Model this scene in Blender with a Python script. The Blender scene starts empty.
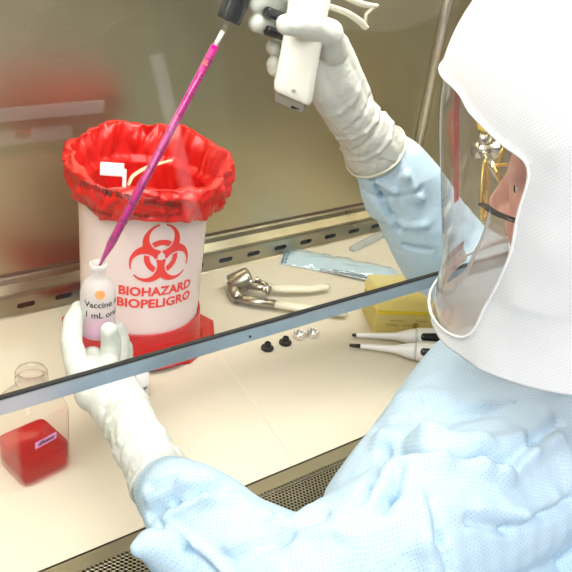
import bpy, bmesh, math, random
from math import sin, cos, pi, radians, sqrt, atan2, exp
from mathutils import Vector, Matrix, noise
from mathutils.bvhtree import BVHTree
random.seed(4)
S = bpy.context.scene
COL = S.collection
V = Vector
def nvec(p):
    return Vector((noise.noise(p+Vector((11.3,2.1,5.7))), noise.noise(p+Vector((3.9,17.2,8.4))), noise.noise(p+Vector((7.1,4.6,23.8)))))*1.3

# ------------------------------------------------------------------ camera
CH = 0.66                                   # camera height above the worktop (worktop z = 0)
CC = (286.0, 286.0); VX = (1450.0, -15.0); VZ = (80.0, 1800.0)
a = V((VX[0]-CC[0], VX[1]-CC[1])); b = V((VZ[0]-CC[0], VZ[1]-CC[1]))
FPX = sqrt(-a.dot(b))
ex = V((a.x, a.y, FPX)).normalized(); ez = -V((b.x, b.y, FPX)).normalized()
ey = ez.cross(ex)
if ey.z < 0: ey = -ey
ROT = Matrix((ex, ey, ez))
CAM = V((0, 0, CH))
right = V((ex.x, ey.x, ez.x)); down = V((ex.y, ey.y, ez.y)); fwd = V((ex.z, ey.z, ez.z))
cd = bpy.data.cameras.new('camera'); cam = bpy.data.objects.new('camera', cd); COL.objects.link(cam)
cd.sensor_width = 36; cd.lens = FPX/572*36; cd.clip_start = .02
m3 = Matrix((right, -down, -fwd)).transposed()
cam.matrix_world = Matrix.Translation(CAM) @ m3.to_4x4()
S.camera = cam

def ray(px, py): return (ROT @ V((px-286, py-286, FPX))).normalized()
def W(px, py, y): d = ray(px, py); return CAM + d*(y/d.y)
def G(px, py, z=0.0): d = ray(px, py); return CAM + d*((z-CH)/d.z)

# ------------------------------------------------------------------ materials
MATS = {}
def mat(name, col, rough=.5, metal=0, **k):
    if name in MATS: return MATS[name]
    m = bpy.data.materials.new(name); m.use_nodes = True
    p = m.node_tree.nodes['Principled BSDF']
    p.inputs['Base Color'].default_value = (*col, 1); p.inputs['Roughness'].default_value = rough
    p.inputs['Metallic'].default_value = metal
    for kk, v in k.items():
        p.inputs[kk.replace('_', ' ')].default_value = v
    MATS[name] = m
    return m
def nd(m, t, **k):
    n = m.node_tree.nodes.new(t)
    for a_, v in k.items(): setattr(n, a_, v)
    return n
def lk(m, a_, b_): m.node_tree.links.new(a_, b_)
def P(m): return m.node_tree.nodes['Principled BSDF']
def noise_variation(m, col1, col2, scale=8, detail=4, stretch=(1,1,1), bump=0.0, bscale=60, bstretch=(1,1,1), rough=None):
    tc = nd(m, 'ShaderNodeTexCoord'); mp = nd(m, 'ShaderNodeMapping'); mp.inputs['Scale'].default_value = stretch
    lk(m, tc.outputs['Object'], mp.inputs['Vector'])
    n = nd(m, 'ShaderNodeTexNoise'); n.inputs['Scale'].default_value = scale; n.inputs['Detail'].default_value = detail
    lk(m, mp.outputs[0], n.inputs['Vector'])
    r = nd(m, 'ShaderNodeValToRGB'); r.color_ramp.elements[0].position = .3; r.color_ramp.elements[1].position = .7
    r.color_ramp.elements[0].color = (*col1, 1); r.color_ramp.elements[1].color = (*col2, 1)
    lk(m, n.outputs['Fac'], r.inputs[0]); lk(m, r.outputs[0], P(m).inputs['Base Color'])
    if rough:
        mr = nd(m, 'ShaderNodeMapRange'); mr.inputs[3].default_value = rough[0]; mr.inputs[4].default_value = rough[1]
        lk(m, n.outputs['Fac'], mr.inputs[0]); lk(m, mr.outputs[0], P(m).inputs['Roughness'])
    if bump:
        mp2 = nd(m, 'ShaderNodeMapping'); mp2.inputs['Scale'].default_value = bstretch
        lk(m, tc.outputs['Object'], mp2.inputs['Vector'])
        n2 = nd(m, 'ShaderNodeTexNoise'); n2.inputs['Scale'].default_value = bscale; n2.inputs['Detail'].default_value = 5
        lk(m, mp2.outputs[0], n2.inputs['Vector'])
        bp = nd(m, 'ShaderNodeBump'); bp.inputs['Strength'].default_value = bump; bp.inputs['Distance'].default_value = .002
        lk(m, n2.outputs['Fac'], bp.inputs['Height']); lk(m, bp.outputs[0], P(m).inputs['Normal'])
    return m
def glassy(name, tint=(1,1,1), ior=1.45, rough=.0, haze=None, hazefac=.0):
    """thin clear sheet: fresnel mix of a transparent and a glossy lobe, optionally a little diffuse haze"""
    if name in MATS: return MATS[name]
    m = bpy.data.materials.new(name); m.use_nodes = True
    nt = m.node_tree; nt.nodes.remove(nt.nodes['Principled BSDF'])
    out = nt.nodes['Material Output']
    t = nd(m, 'ShaderNodeBsdfTransparent'); t.inputs[0].default_value = (*tint, 1)
    g = nd(m, 'ShaderNodeBsdfGlossy'); g.inputs['Roughness'].default_value = rough
    lw_ = nd(m, 'ShaderNodeLayerWeight'); r0 = ((ior-1)/(ior+1))**2
    pw_ = nd(m, 'ShaderNodeMath', operation='POWER'); lk(m, lw_.outputs['Facing'], pw_.inputs[0]); pw_.inputs[1].default_value = 4.2
    fr = nd(m, 'ShaderNodeMath', operation='MULTIPLY_ADD'); lk(m, pw_.outputs[0], fr.inputs[0]); fr.inputs[1].default_value = 1-r0; fr.inputs[2].default_value = r0
    lw_.inputs['Blend'].default_value = .5
    mx = nd(m, 'ShaderNodeMixShader')
    lk(m, fr.outputs[0], mx.inputs[0]); lk(m, t.outputs[0], mx.inputs[1]); lk(m, g.outputs[0], mx.inputs[2])
    last = mx
    if haze:
        d = nd(m, 'ShaderNodeBsdfDiffuse'); d.inputs[0].default_value = (*haze, 1)
        tr = nd(m, 'ShaderNodeBsdfTranslucent'); tr.inputs[0].default_value = (*haze, 1)
        ad = nd(m, 'ShaderNodeMixShader'); lk(m, d.outputs[0], ad.inputs[1]); lk(m, tr.outputs[0], ad.inputs[2])
        m2 = nd(m, 'ShaderNodeMixShader'); m2.inputs[0].default_value = hazefac
        lk(m, mx.outputs[0], m2.inputs[1]); lk(m, ad.outputs[0], m2.inputs[2]); last = m2
    lk(m, last.outputs[0], out.inputs['Surface'])
    MATS[name] = m
    return m
def fabric(name, base, dot, pitch, rough=.8, bump=.3, lo=.35, transl=.0, duty=.5):
    """non-woven fabric with an embossed dot lattice, projected along the dominant normal axis"""
    m = mat(name, base, rough)
    tc = nd(m, 'ShaderNodeTexCoord'); geo = nd(m, 'ShaderNodeNewGeometry')
    sp = nd(m, 'ShaderNodeSeparateXYZ'); lk(m, tc.outputs['Object'], sp.inputs[0])
    ab = nd(m, 'ShaderNodeVectorMath', operation='ABSOLUTE'); lk(m, geo.outputs['Normal'], ab.inputs[0])
    pw = nd(m, 'ShaderNodeVectorMath', operation='POWER') if False else None
    sn = nd(m, 'ShaderNodeSeparateXYZ'); lk(m, ab.outputs[0], sn.inputs[0])
    def M(op, a_, b_=None):
        n = nd(m, 'ShaderNodeMath', operation=op)
        for i, q in enumerate((a_, b_)):
            if q is None: continue
            if isinstance(q, (int, float)): n.inputs[i].default_value = q
            else: lk(m, q, n.inputs[i])
        return n.outputs[0]
    w = 2*pi/pitch
    sx = M('SINE', M('MULTIPLY', M('ADD', sp.outputs[0], M('MULTIPLY', sp.outputs[1], .3)), w))
    sy = M('SINE', M('MULTIPLY', M('SUBTRACT', sp.outputs[1], M('MULTIPLY', sp.outputs[0], .3)), w))
    sz = M('SINE', M('MULTIPLY', M('ADD', sp.outputs[2], M('MULTIPLY', sp.outputs[0], .1)), w))
    pxy = M('MULTIPLY', sx, sy); pyz = M('MULTIPLY', sy, sz); pxz = M('MULTIPLY', sx, sz)
    wz = M('POWER', sn.outputs[2], 8); wx = M('POWER', sn.outputs[0], 8); wy = M('POWER', sn.outputs[1], 8)
    num = M('ADD', M('ADD', M('MULTIPLY', pxy, wz), M('MULTIPLY', pyz, wx)), M('MULTIPLY', pxz, wy))
    den = M('ADD', M('ADD', wz, wx), wy)
    f = M('DIVIDE', num, den)
    mr = nd(m, 'ShaderNodeMapRange'); mr.inputs[1].default_value = lo; mr.inputs[2].default_value = lo+duty*.6
    lk(m, f, mr.inputs[0])
    mix = nd(m, 'ShaderNodeMix', data_type='RGBA'); mix.inputs[6].default_value = (*base, 1); mix.inputs[7].default_value = (*dot, 1)
    lk(m, mr.outputs[0], mix.inputs[0]); lk(m, mix.outputs[2], P(m).inputs['Base Color'])
    n2 = nd(m, 'ShaderNodeTexNoise'); n2.inputs['Scale'].default_value = 45; n2.inputs['Detail'].default_value = 6
    lk(m, tc.outputs['Object'], n2.inputs['Vector'])
    h = M('ADD', M('MULTIPLY', n2.outputs['Fac'], 1.2), M('MULTIPLY', mr.outputs[0], -.25))
    bp = nd(m, 'ShaderNodeBump'); bp.inputs['Strength'].default_value = bump; bp.inputs['Distance'].default_value = .003
    lk(m, h, bp.inputs['Height']); lk(m, bp.outputs[0], P(m).inputs['Normal'])
    if transl:
        out = m.node_tree.nodes['Material Output']
        t = nd(m, 'ShaderNodeBsdfTranslucent'); lk(m, mix.outputs[2], t.inputs[0])
        ms = nd(m, 'ShaderNodeMixShader'); ms.inputs[0].default_value = transl
        lk(m, P(m).outputs[0], ms.inputs[1]); lk(m, t.outputs[0], ms.inputs[2]); lk(m, ms.outputs[0], out.inputs['Surface'])
    return m

steel = noise_variation(mat('brushed_steel', (.5,.46,.33), .38, .9), (.42,.385,.27), (.54,.50,.36), 3, 3, (.6,1,1), .10, 40, (1,1,30), (.22,.36))
steel2 = noise_variation(mat('steel_rail', (.5,.47,.36), .3, .95), (.28,.255,.19), (.42,.39,.30), 12, 3, (1,1,1), .08, 30, (1,10,10), (.22,.4))
grille_m = noise_variation(mat('grille_steel', (.34,.31,.2), .4, .85), (.24,.215,.135), (.33,.30,.205), 20, 3)
dark = mat('dark_void', (.012,.011,.01), .9)
paper = noise_variation(mat('bench_paper', (.86,.80,.66), .75), (.61,.56,.445), (.65,.60,.48), 5, 6, bump=.15, bscale=300)
alu = noise_variation(mat('sash_aluminium', (.5,.52,.53), .28, .85), (.36,.39,.41), (.43,.465,.485), 30, 2, (1,1,1))
black = mat('black_rubber', (.015,.016,.018), .4)
blackp = mat('black_plastic', (.012,.014,.016), .25)
glass = glassy('sash_glass', (.99,.99,.98), 1.27)
clear = glassy('clear_plastic', (.97,.97,.97), 1.5, .03)
bagred = noise_variation(mat('red_bag_film', (.82,.03,.02), .28), (.54,.007,.006), (.64,.014,.010), 12, 3, bump=.25, bscale=40)
redplastic = mat('red_plastic', (.50,.009,.008), .3)
redink = mat('red_ink', (.82,.035,.025), .5)
blackink = mat('black_ink', (.02,.02,.02), .6)
inkbag = mat('bag_ink', (.07,.008,.008), .5)
binw = mat('translucent_bin', (.80,.66,.67), .3)
glovem = noise_variation(mat('white_latex', (.78,.79,.76), .5), (.54,.57,.53), (.61,.63,.59), 20, 4, bump=.35, bscale=120)
glovecuff = noise_variation(mat('cream_latex', (.78,.76,.68), .5), (.62,.60,.50), (.70,.69,.61), 20, 4, bump=.35, bscale=120)
gownm = fabric('gown_sms', (.60,.78,.92), (.44,.68,.88), .0046, .75, .35, .45, .12, .5)
hoodm = fabric('hood_nonwoven', (.84,.85,.87), (.74,.76,.80), .0036, .7, .18, .35, .1, .5)
creamp = mat('cream_plastic', (.80,.77,.62), .35)
whitep = mat('white_plastic', (.84,.83,.77), .3)
whiteclean = mat('white_plastic_clean', (.85,.85,.85), .3)
chrome = mat('chrome', (.75,.74,.70), .18, 1)
chromed = mat('aged_chrome', (.42,.38,.30), .3, 1)
skin = mat('skin', (.82,.45,.38), .5)
pinkink = mat('pink_label', (.85,.35,.70), .5)
orangei = mat('orange_dot', (.95,.42,.12), .5)

# ------------------------------------------------------------------ mesh helpers
def link(name, me, m=None, parent=None, smooth=True):
    o = bpy.data.objects.new(name, me); COL.objects.link(o)
    if m is not None:
        for mm in (m if isinstance(m, (list, tuple)) else [m]): me.materials.append(mm)
    if smooth:
        me.polygons.foreach_set('use_smooth', [True]*len(me.polygons))
    if parent is not None: o.parent = parent
    return o
def obj(name, bm, m=None, parent=None, smooth=True, angle=None):
    me = bpy.data.meshes.new(name); bmesh.ops.recalc_face_normals(bm, faces=bm.faces[:]); bm.to_mesh(me); bm.free()
    o = link(name, me, m, parent, smooth)
    if parent is not None and parent.type == 'EMPTY':
        o.matrix_parent_inverse = parent.matrix_world.inverted() if False else Matrix.Translation(-parent.location)
    if angle is not None:
        me.set_sharp_from_angle(angle=radians(angle))
    return o
def thing(name, label, cat, loc=(0,0,0), group=None):
    o = bpy.data.objects.new(name, None); COL.objects.link(o); o.location = loc; o.empty_display_size = .03
    return tag(o, label, cat, group)
def tag(o, label, cat, group=None):
    o['label'] = label; o['category'] = cat
    if group: o['group'] = group
    return o
def struct(o): o['kind'] = 'structure'; return o

def box(bm, c, s, M4=None, bev=0):
    r = bmesh.ops.create_cube(bm, size=1)
    mm = Matrix.Translation(V(c)) @ Matrix.Diagonal((*s, 1))
    if M4 is not None: mm = M4 @ mm
    bmesh.ops.transform(bm, matrix=mm, verts=r['verts'])
    if bev:
        es = list({e for v in r['verts'] for e in v.link_edges})
        bmesh.ops.bevel(bm, geom=es, offset=bev, segments=3, profile=.5, affect='EDGES')
def lathe(bm, prof, n=48, M4=None, close=False):
    rings = []
    for r, z in prof:
        if r < 1e-6: rings.append([bm.verts.new((0,0,z))])
        else: rings.append([bm.verts.new((r*cos(2*pi*i/n), r*sin(2*pi*i/n), z)) for i in range(n)])
    if close: rings.append(rings[0])
    for A, B in zip(rings, rings[1:]):
        for i in range(n):
            j = (i+1) % n
            if len(A) == 1 and len(B) == 1: continue
            if len(A) == 1: bm.faces.new((A[0], B[i], B[j]))
            elif len(B) == 1: bm.faces.new((A[i], A[j], B[0]))
            else: bm.faces.new((A[i], A[j], B[j], B[i]))
    if M4 is not None:
        vs = {v for R_ in rings for v in R_}
        bmesh.ops.transform(bm, matrix=M4, verts=list(vs))
def frame_to(p0, p1, up=V((0,0,1))):
    """matrix whose z axis runs p0 -> p1, origin p0"""
    z = (p1-p0).normalized()
    if abs(z.dot(up)) > .98: up = V((0,1,0))
    x = up.cross(z).normalized(); y = z.cross(x)
    return Matrix.Translation(p0) @ Matrix((x, y, z)).transposed().to_4x4()
def tube(bm, pts, rad, n=16, cap=True, flat=1.0, flatdir=None):
    """swept tube through pts; rad scalar or list; flat squashes it along flatdir"""
    pts = [V(p) for p in pts]
    rad = rad if isinstance(rad, (list, tuple)) else [rad]*len(pts)
    t0 = (pts[1]-pts[0]).normalized(); nrm = flatdir.cross(t0).normalized() if flatdir is not None else (V((0,0,1)).cross(t0) if abs(t0.z) < .95 else V((1,0,0)).cross(t0)).normalized()
    rings = []
    for i, p in enumerate(pts):
        t = (pts[min(i+1, len(pts)-1)]-pts[max(i-1, 0)]).normalized()
        nrm = (nrm-t*nrm.dot(t)).normalized(); bn = t.cross(nrm)
        rings.append([bm.verts.new(p+(nrm*cos(2*pi*k/n)+bn*sin(2*pi*k/n)*flat)*rad[i]) for k in range(n)])
    for A, B in zip(rings, rings[1:]):
        for k in range(n):
            j = (k+1) % n; bm.faces.new((A[k], A[j], B[j], B[k]))
    if cap: bm.faces.new(rings[0][::-1]); bm.faces.new(rings[-1])
def smoothpath(pts, k=6):
    pts = [V(p) for p in pts]; out = []
    P_ = [pts[0]*2-pts[1]]+pts+[pts[-1]*2-pts[-2]]
    for i in range(1, len(P_)-2):
        for s in range(k):
            t = s/k; p0, p1, p2, p3 = P_[i-1:i+3]
            out.append(.5*((2*p1)+(p2-p0)*t+(2*p0-5*p1+4*p2-p3)*t*t+(3*p1-p0-3*p2+p3)*t**3))
    out.append(pts[-1]); return out
def lerpl(vals, n, k):
    out = []
    for i in range(len(vals)-1):
        for s in range(k): out.append(vals[i]+(vals[i+1]-vals[i])*s/k)
    out.append(vals[-1]); return out
US, VSG = 20, 12
UNIT = [V((0,0,1))]+[V((sin(pi*v/VSG)*cos(2*pi*u/US), sin(pi*v/VSG)*sin(2*pi*u/US), cos(pi*v/VSG))) for v in range(1, VSG) for u in range(US)]+[V((0,0,-1))]
def ball(bm, c_, r, sx=1.0, side=None):
    sc_ = Matrix.Scale(sx, 3, side.normalized()) if side is not None else None
    vs = [bm.verts.new(c_+((sc_ @ (u*r)) if sc_ else u*r)) for u in UNIT]
    for u in range(US):
        w_ = (u+1) % US
        bm.faces.new((vs[0], vs[1+u], vs[1+w_])); b_ = 1+(VSG-2)*US; bm.faces.new((vs[-1], vs[b_+w_], vs[b_+u]))
        for v in range(VSG-2):
            k = 1+v*US; bm.faces.new((vs[k+u], vs[k+US+u], vs[k+US+w_], vs[k+w_]))
def capsule(bm, p0, p1, r0, r1, sx=1.0, side=None):
    """a run of overlapping balls from p0 to p1, merged later by the remesh"""
    d = p1-p0; n = max(2, int(d.length/(min(r0, r1)*.35))+1)
    for i in range(n+1): ball(bm, p0+d*(i/n), r0+(r1-r0)*i/n, sx, side)
def chain(bm, pts, sx=None, side=None):
    for (p0, r0), (p1, r1) in zip(pts, pts[1:]): capsule(bm, p0, p1, r0, r1, sx or 1, side)
def remesh(bm, voxel, smooth=4, fac=.5):
    me = bpy.data.meshes.new('tmp'); bm.to_mesh(me); bm.free()
    o = bpy.data.objects.new('tmp', me); COL.objects.link(o)
    md = o.modifiers.new('r', 'REMESH'); md.mode = 'VOXEL'; md.voxel_size = voxel
    if smooth:
        sm = o.modifiers.new('s', 'SMOOTH'); sm.iterations = smooth; sm.factor = fac
    dg = bpy.context.evaluated_depsgraph_get(); dg.update()
    me2 = bpy.data.meshes.new_from_object(o.evaluated_get(dg))
    bpy.data.objects.remove(o); bpy.data.meshes.remove(me)
    return me2
def displace(me, fn):
    ns = [v.normal.copy() for v in me.vertices]
    for v, n in zip(me.vertices, ns):
        v.co = v.co + n*fn(v.co, n)
    me.update()
def segdist(p, a_, b_):
    ab = b_-a_; t = max(0, min(1, (p-a_).dot(ab)/max(ab.length_squared, 1e-12)))
    return (p-(a_+ab*t)).length
def text2d(s, size, align='CENTER', bold=0.0, spacing=1.0):
    cu = bpy.data.curves.new('t', 'FONT'); cu.body = s; cu.size = size; cu.align_x = align; cu.offset = bold; cu.space_character = spacing
    cu.resolution_u = 3
    o = bpy.data.objects.new('t', cu); COL.objects.link(o)
    dg = bpy.context.evaluated_depsgraph_get(); dg.update()
    me = bpy.data.meshes.new_from_object(o.evaluated_get(dg)); bpy.data.objects.remove(o)
    vs = [(v.co.x, v.co.y) for v in me.vertices]; fs = [tuple(p.vertices) for p in me.polygons]
    return vs, fs
def decal(bm, vf, fn):
    vs, fs = vf
    nv = [bm.verts.new(fn(x, y)) for x, y in vs]
    for f in fs:
        try: bm.faces.new([nv[i] for i in f])
        except ValueError: pass
def decal_obj(name, bm, m, parent):
    me = bpy.data.meshes.new(name); bm.to_mesh(me); bm.free()
    o = link(name, me, m, parent, False)
    if parent is not None and parent.type == 'EMPTY': o.matrix_parent_inverse = Matrix.Translation(-parent.location)
    return o
def sub(o, parent):      # parent a sub-part to a mesh part whose own origin is at world 0
    o.parent = parent; o.matrix_parent_inverse = Matrix.Identity(4)
    return o
def grid2d(fn, x0, x1, y0, y1, n):
    """cells of a fine grid for which fn is true, as one 2-D mesh"""
    vs = {}; vl = []; fs = []
    def gv(i, j):
        if (i, j) not in vs: vs[(i, j)] = len(vl); vl.append((x0+(x1-x0)*i/n, y0+(y1-y0)*j/n))
        return vs[(i, j)]
    for i in range(n):
        for j in range(n):
            x = x0+(x1-x0)*(i+.5)/n; y = y0+(y1-y0)*(j+.5)/n
            if fn(x, y): fs.append((gv(i, j), gv(i+1, j), gv(i+1, j+1), gv(i, j+1)))
    return vl, fs

# ------------------------------------------------------------------ room and cabinet
YB, XR, XL, YS = 1.035, 1.165, -.20, .52
bm = bmesh.new(); box(bm, (.5,.2,-.935), (6,6,.05)); floor_m = noise_variation(mat('vinyl_floor', (.55,.56,.55), .4), (.50,.51,.50), (.58,.59,.58), 6)
struct(obj('floor', bm, floor_m, smooth=False))
bm = bmesh.new(); box(bm, (.5,1.62,.4), (6,.1,2.7)); struct(obj('wall_back', bm, mat('room_paint', (.80,.80,.77), .8), smooth=False))

cab = thing('safety_cabinet', 'stainless steel biosafety cabinet with perforated front grille and glass sash', 'safety cabinet', (.48,.75,-.3))
bm = bmesh.new(); box(bm, ((XL+XR)/2, YB+.01, .36), (XR-XL+.04, .02, .82)); obj('back_panel', bm, steel, cab, False)
bm = bmesh.new(); box(bm, (XR+.01, .72, .36), (.02, .63, .82)); obj('side_panel', bm, steel, cab, False)
bm = bmesh.new(); box(bm, (XL-.01, .72, .36), (.02, .63, .82)); obj('side_panel', bm, steel, cab, False)
bm = bmesh.new(); box(bm, ((XL+XR)/2, .735, .785), (XR-XL+.04, .63, .03)); obj('top_panel', bm, steel, cab, False)
bm = bmesh.new(); box(bm, ((XL+XR)/2, .73, -.10), (XR-XL+.04, .65, .16)); obj('base_body', bm, mat('enamel', (.78,.79,.78), .4), cab, False)
bm = bmesh.new(); box(bm, ((XL+XR)/2, .80, -.011), (XR-XL, .49, .018)); obj('work_surface', bm, steel2, cab, False)
# rounded corner trim between back and right panel
bm = bmesh.new(); tube(bm, [(XR-.006, YB-.006, .0), (XR-.006, YB-.006, .77)], .0085, 20); obj('corner_trim', bm, mat('polished_trim', (.72,.71,.66), .22, .9), cab)
# rear rail with its slots
def plate_cells(bm, cells):
    for quad_fn, hole in cells: pass
def slotted(bm, x0, x1, pitch, phase, zc, h, y, hw, hh):
    """vertical plate in plane y with rounded slots"""
    xs = phase-math.floor((phase-x0)/pitch)*pitch
    n = 24
    while xs < x1:
        cx = xs
        cs = []
        for k in range(n):
            t = 2*pi*(k+.5)/n; c_, s_ = cos(t), sin(t)
            ix = (hw-hh)*(1 if c_ > 0 else -1)+hh*c_; iz = hh*s_
            d = V((c_, s_)); q = min((pitch/2)/abs(c_) if abs(c_) > 1e-9 else 9, (h/2)/abs(s_) if abs(s_) > 1e-9 else 9)
            cs.append((d.x*q, d.y*q, ix, iz))
        O = [bm.verts.new((cx+c[0], y, zc+c[1])) for c in cs]; I = [bm.verts.new((cx+c[2], y, zc+c[3])) for c in cs]
        J = [bm.verts.new((cx+c[2], y+.004, zc+c[3])) for c in cs]
        for k in range(n):
            j = (k+1) % n
            bm.faces.new((O[k], O[j], I[j], I[k])); bm.faces.new((I[k], I[j], J[j], J[k]))
        # corner fillers
        for sx in (-1, 1):
            for sz in (-1, 1):
                cand = [i for i in range(n) if (cs[i][0]*sx > 0 and cs[i][1]*sz > 0)]
                on_side = [i for i in cand if abs(abs(cs[i][0])-pitch/2) < 1e-7]; on_top = [i for i in cand if abs(abs(cs[i][1])-h/2) < 1e-7]
                if on_side and on_top:
                    A = max(on_side, key=lambda i: abs(cs[i][1])); B = max(on_top, key=lambda i: abs(cs[i][0]))
                    if A != B:
                        cv = bm.verts.new((cx+sx*pitch/2, y, zc+sz*h/2)); bm.faces.new((O[A], O[B], cv))
        xs += pitch
YR = YB-.022
bm = bmesh.new()
slotted(bm, XL+.03, XR-.02, .0573, .439, .0165, .029, YR, .0135, .0042)
def quadstrip(bm, prof, x0, x1):
    L = [bm.verts.new((x0, y, z)) for y, z in prof]; R_ = [bm.verts.new((x1, y, z)) for y, z in prof]
    for i in range(len(prof)-1): bm.faces.new((L[i], L[i+1], R_[i+1], R_[i]))
quadstrip(bm, [(YR, .031), (YR+.0015, .0345), (YR+.005, .036), (YB-.006, .045), (YB-.003, .052), (YB-.001, .055)], XL, XR)
quadstrip(bm, [(YR-.002, .0006), (YR, .0025)], XL, XR)
me = bpy.data.meshes.new('rear_rail'); bm.to_mesh(me); bm.free()
rail = link('rear_rail', me, steel2, cab, False); rail.matrix_parent_inverse = Matrix.Translation(-cab.location)
bm = bmesh.new(); box(bm, ((XL+XR)/2, YR+.008, .0165), (XR-XL-.01, .006, .026)); o = obj('slot_recess', bm, dark, cab, False)
bm = bmesh.new(); box(bm, ((XL+XR)/2, YB-.0008, .058), (XR-XL-.01, .0016, .004)); obj('seam_gasket', bm, mat('dark_seam', (.10,.07,.05), .6), cab, False)

# perforated front grille
bm = bmesh.new()
GY0, GY1, pitch = .42, .542, .0047
hx = pitch; hy = pitch*sqrt(3)/2
nrow = int((GY1-GY0)/hy); N = 12
for r_ in range(nrow):
    yy = GY1-hy/2-r_*hy
    for c_ in range(int((1.16+.195)/hx)):
        xx = -.195+c_*hx+(hx/2 if r_ % 2 else 0)
        O, I = [], []
        for k in range(N):
            t = 2*pi*k/N+pi/6
            rr = (hx/sqrt(3)) if k % 2 == 0 else hx/2
            O.append(bm.verts.new((xx+rr*cos(t), yy+rr*sin(t), .0))); I.append(bm.verts.new((xx+.00165*cos(t), yy+.00165*sin(t), -.0006)))
        for k in range(N): j = (k+1) % N; bm.faces.new((O[k], O[j], I[j], I[k]))
me = bpy.data.meshes.new('front_grille'); bm.to_mesh(me); bm.free()
gr = link('front_grille', me, grille_m, cab, False); gr.matrix_parent_inverse = Matrix.Translation(-cab.location)
bm = bmesh.new(); box(bm, ((XL+XR)/2, (GY0+GY1)/2, -.016), (XR-XL-.01, GY1-GY0+.01, .004)); obj('grille_plenum', bm, dark, cab, False)
bm = bmesh.new()
quadstrip(bm, [(.565, -.004), (.559, .0002), (.5415, .0002), (.5405, -.004)], XL, XR)
quadstrip(bm, [(.421, .0), (.41, .0), (.403, -.005), (.400, -.02), (.400, -.05)], XL, XR)
o = obj('grille_border', bm, mat('border_steel', (.31,.28,.19), .38, .85), cab, False)

# sash: glass with its aluminium lower frame
bm = bmesh.new(); box(bm, ((XL+XR)/2, YS+.004, .51), (XR-XL-.002, .005, .52)); sg = obj('sash_glass', bm, glass, cab, False)
bm = bmesh.new()
prof = [(YS-.003,.2375),(YS-.004,.2385),(YS-.004,.2515),(YS-.003,.2522),(YS+.0005,.2522),(YS+.0012,.2515),(YS+.0012,.2385),(YS+.0005,.2375)]
L = [bm.verts.new((XL+.001, y, z)) for y, z in prof]; R_ = [bm.verts.new((XR-.001, y, z)) for y, z in prof]
for i in range(len(prof)): j = (i+1) % len(prof); bm.faces.new((L[i], L[j], R_[j], R_[i]))
bm.faces.new(L[::-1]); bm.faces.new(R_)
sf = sub(obj('sash_frame', bm, alu, None, False), sg)
sf.matrix_parent_inverse = Matrix.Identity(4)
# undo the parent's own offset (glass is parented to the cabinet Empty but drawn in world coordinates)
bm = bmesh.new(); box(bm, ((XL+XR)/2, YS-.0012, .2532), (XR-XL-.002, .004, .0020)); sub(obj('sash_gasket', bm, black, None, False), sg)
pp = W(250, 336.5, YS-.0040)
bm = bmesh.new(); lathe(bm, [(0,0),(.0011,0),(.0011,.0008),(0,.0008)], 12, Matrix.Translation((pp.x, pp.y, pp.z)) @ Matrix.Rotation(pi/2, 4, 'X')); sub(obj('frame_screw', bm, black, None), sg)

# lamps inside the cabinet top
bm = bmesh.new(); tube(bm, [(XL+.05,.63,.745), (XR-.05,.63,.745)], .013, 16)
lampm = bpy.data.materials.new('fluorescent'); lampm.use_nodes = True
pn = lampm.node_tree.nodes['Principled BSDF']; pn.inputs['Emission Color'].default_value = (1,.97,.88,1); pn.inputs['Emission Strength'].default_value = 6
obj('fluorescent_tube', bm, lampm, cab)

# gas valve on the right panel
vp = W(480, 150, .93); tt = (XR-.012-0)/vp.x
vc = CAM+ray(480,150)*((XR-.03)/ray(480,150).x)
val = thing('gas_valve', 'chrome gas valve with a yellow cap on the right cabinet panel', 'valve', vc)
bm = bmesh.new(); Mx = Matrix.Translation(V((XR, vc.y, vc.z))) @ Matrix.Rotation(-pi/2, 4, 'Y')
lathe(bm, [(0,0),(.022,0),(.022,.004),(.012,.007),(.011,.02),(.014,.022),(.014,.04),(0,.04)], 24, Mx); obj('valve_body', bm, chrome, val)
bm = bmesh.new(); lathe(bm, [(0,0),(.009,0),(.009,.02),(.007,.04),(0,.04)], 20, Matrix.Translation((XR-.03, vc.y, vc.z-.005))); obj('valve_stem', bm, chrome, val)
bm = bmesh.new(); lathe(bm, [(0,0),(.014,0),(.015,.004),(.015,.018),(.012,.022),(0,.022)], 20, Matrix.Translation((XR-.03, vc.y, vc.z+.036))); obj('valve_cap', bm, mat('yellow_cap', (.85,.62,.05), .35), val)
bm = bmesh.new(); tube(bm, [(XR-.03, vc.y, vc.z), (XR-.04, vc.y-.03, vc.z-.005), (XR-.045, vc.y-.07, vc.z-.03)], [.008,.007,.005], 12); obj('hose_barb', bm, chrome, val)

# bench paper
bm = bmesh.new()
nx, ny = 120, 60
vs = [[None]*(ny+1) for _ in range(nx+1)]
sd0, sd1 = G(240,385), G(293,459)
for i in range(nx+1):
    for j in range(ny+1):
        x = XL+.002+(XR-XL-.004)*i/nx; y = .5605+(YR-.003-.5605)*j/ny
        z = .0009+.0006*(noise.noise(V((x*5, y*5, 0)))+.5)
        if y < .5625: z -= .0
        vs[i][j] = bm.verts.new((x, y, z))
for i in range(nx):
    for j in range(ny): bm.faces.new((vs[i][j], vs[i+1][j], vs[i+1][j+1], vs[i][j+1]))
bp_ = obj('bench_paper', bm, paper); tag(bp_, 'cream absorbent paper covering the steel work surface of the cabinet', 'bench paper')
bm = bmesh.new(); dd = (sd1-sd0).normalized(); s0 = sd0-dd*.12; s1 = sd1+dd*.002
nrm = V((dd.y, -dd.x, 0))*.0008
q = [s0-nrm, s0+nrm, s1+nrm, s1-nrm]
bm.faces.new([bm.verts.new((p.x, p.y, .0021)) for p in q]); o = obj('crease', bm, mat('paper_crease', (.69,.64,.52), .7), None, False); sub(o, bp_)

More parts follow.
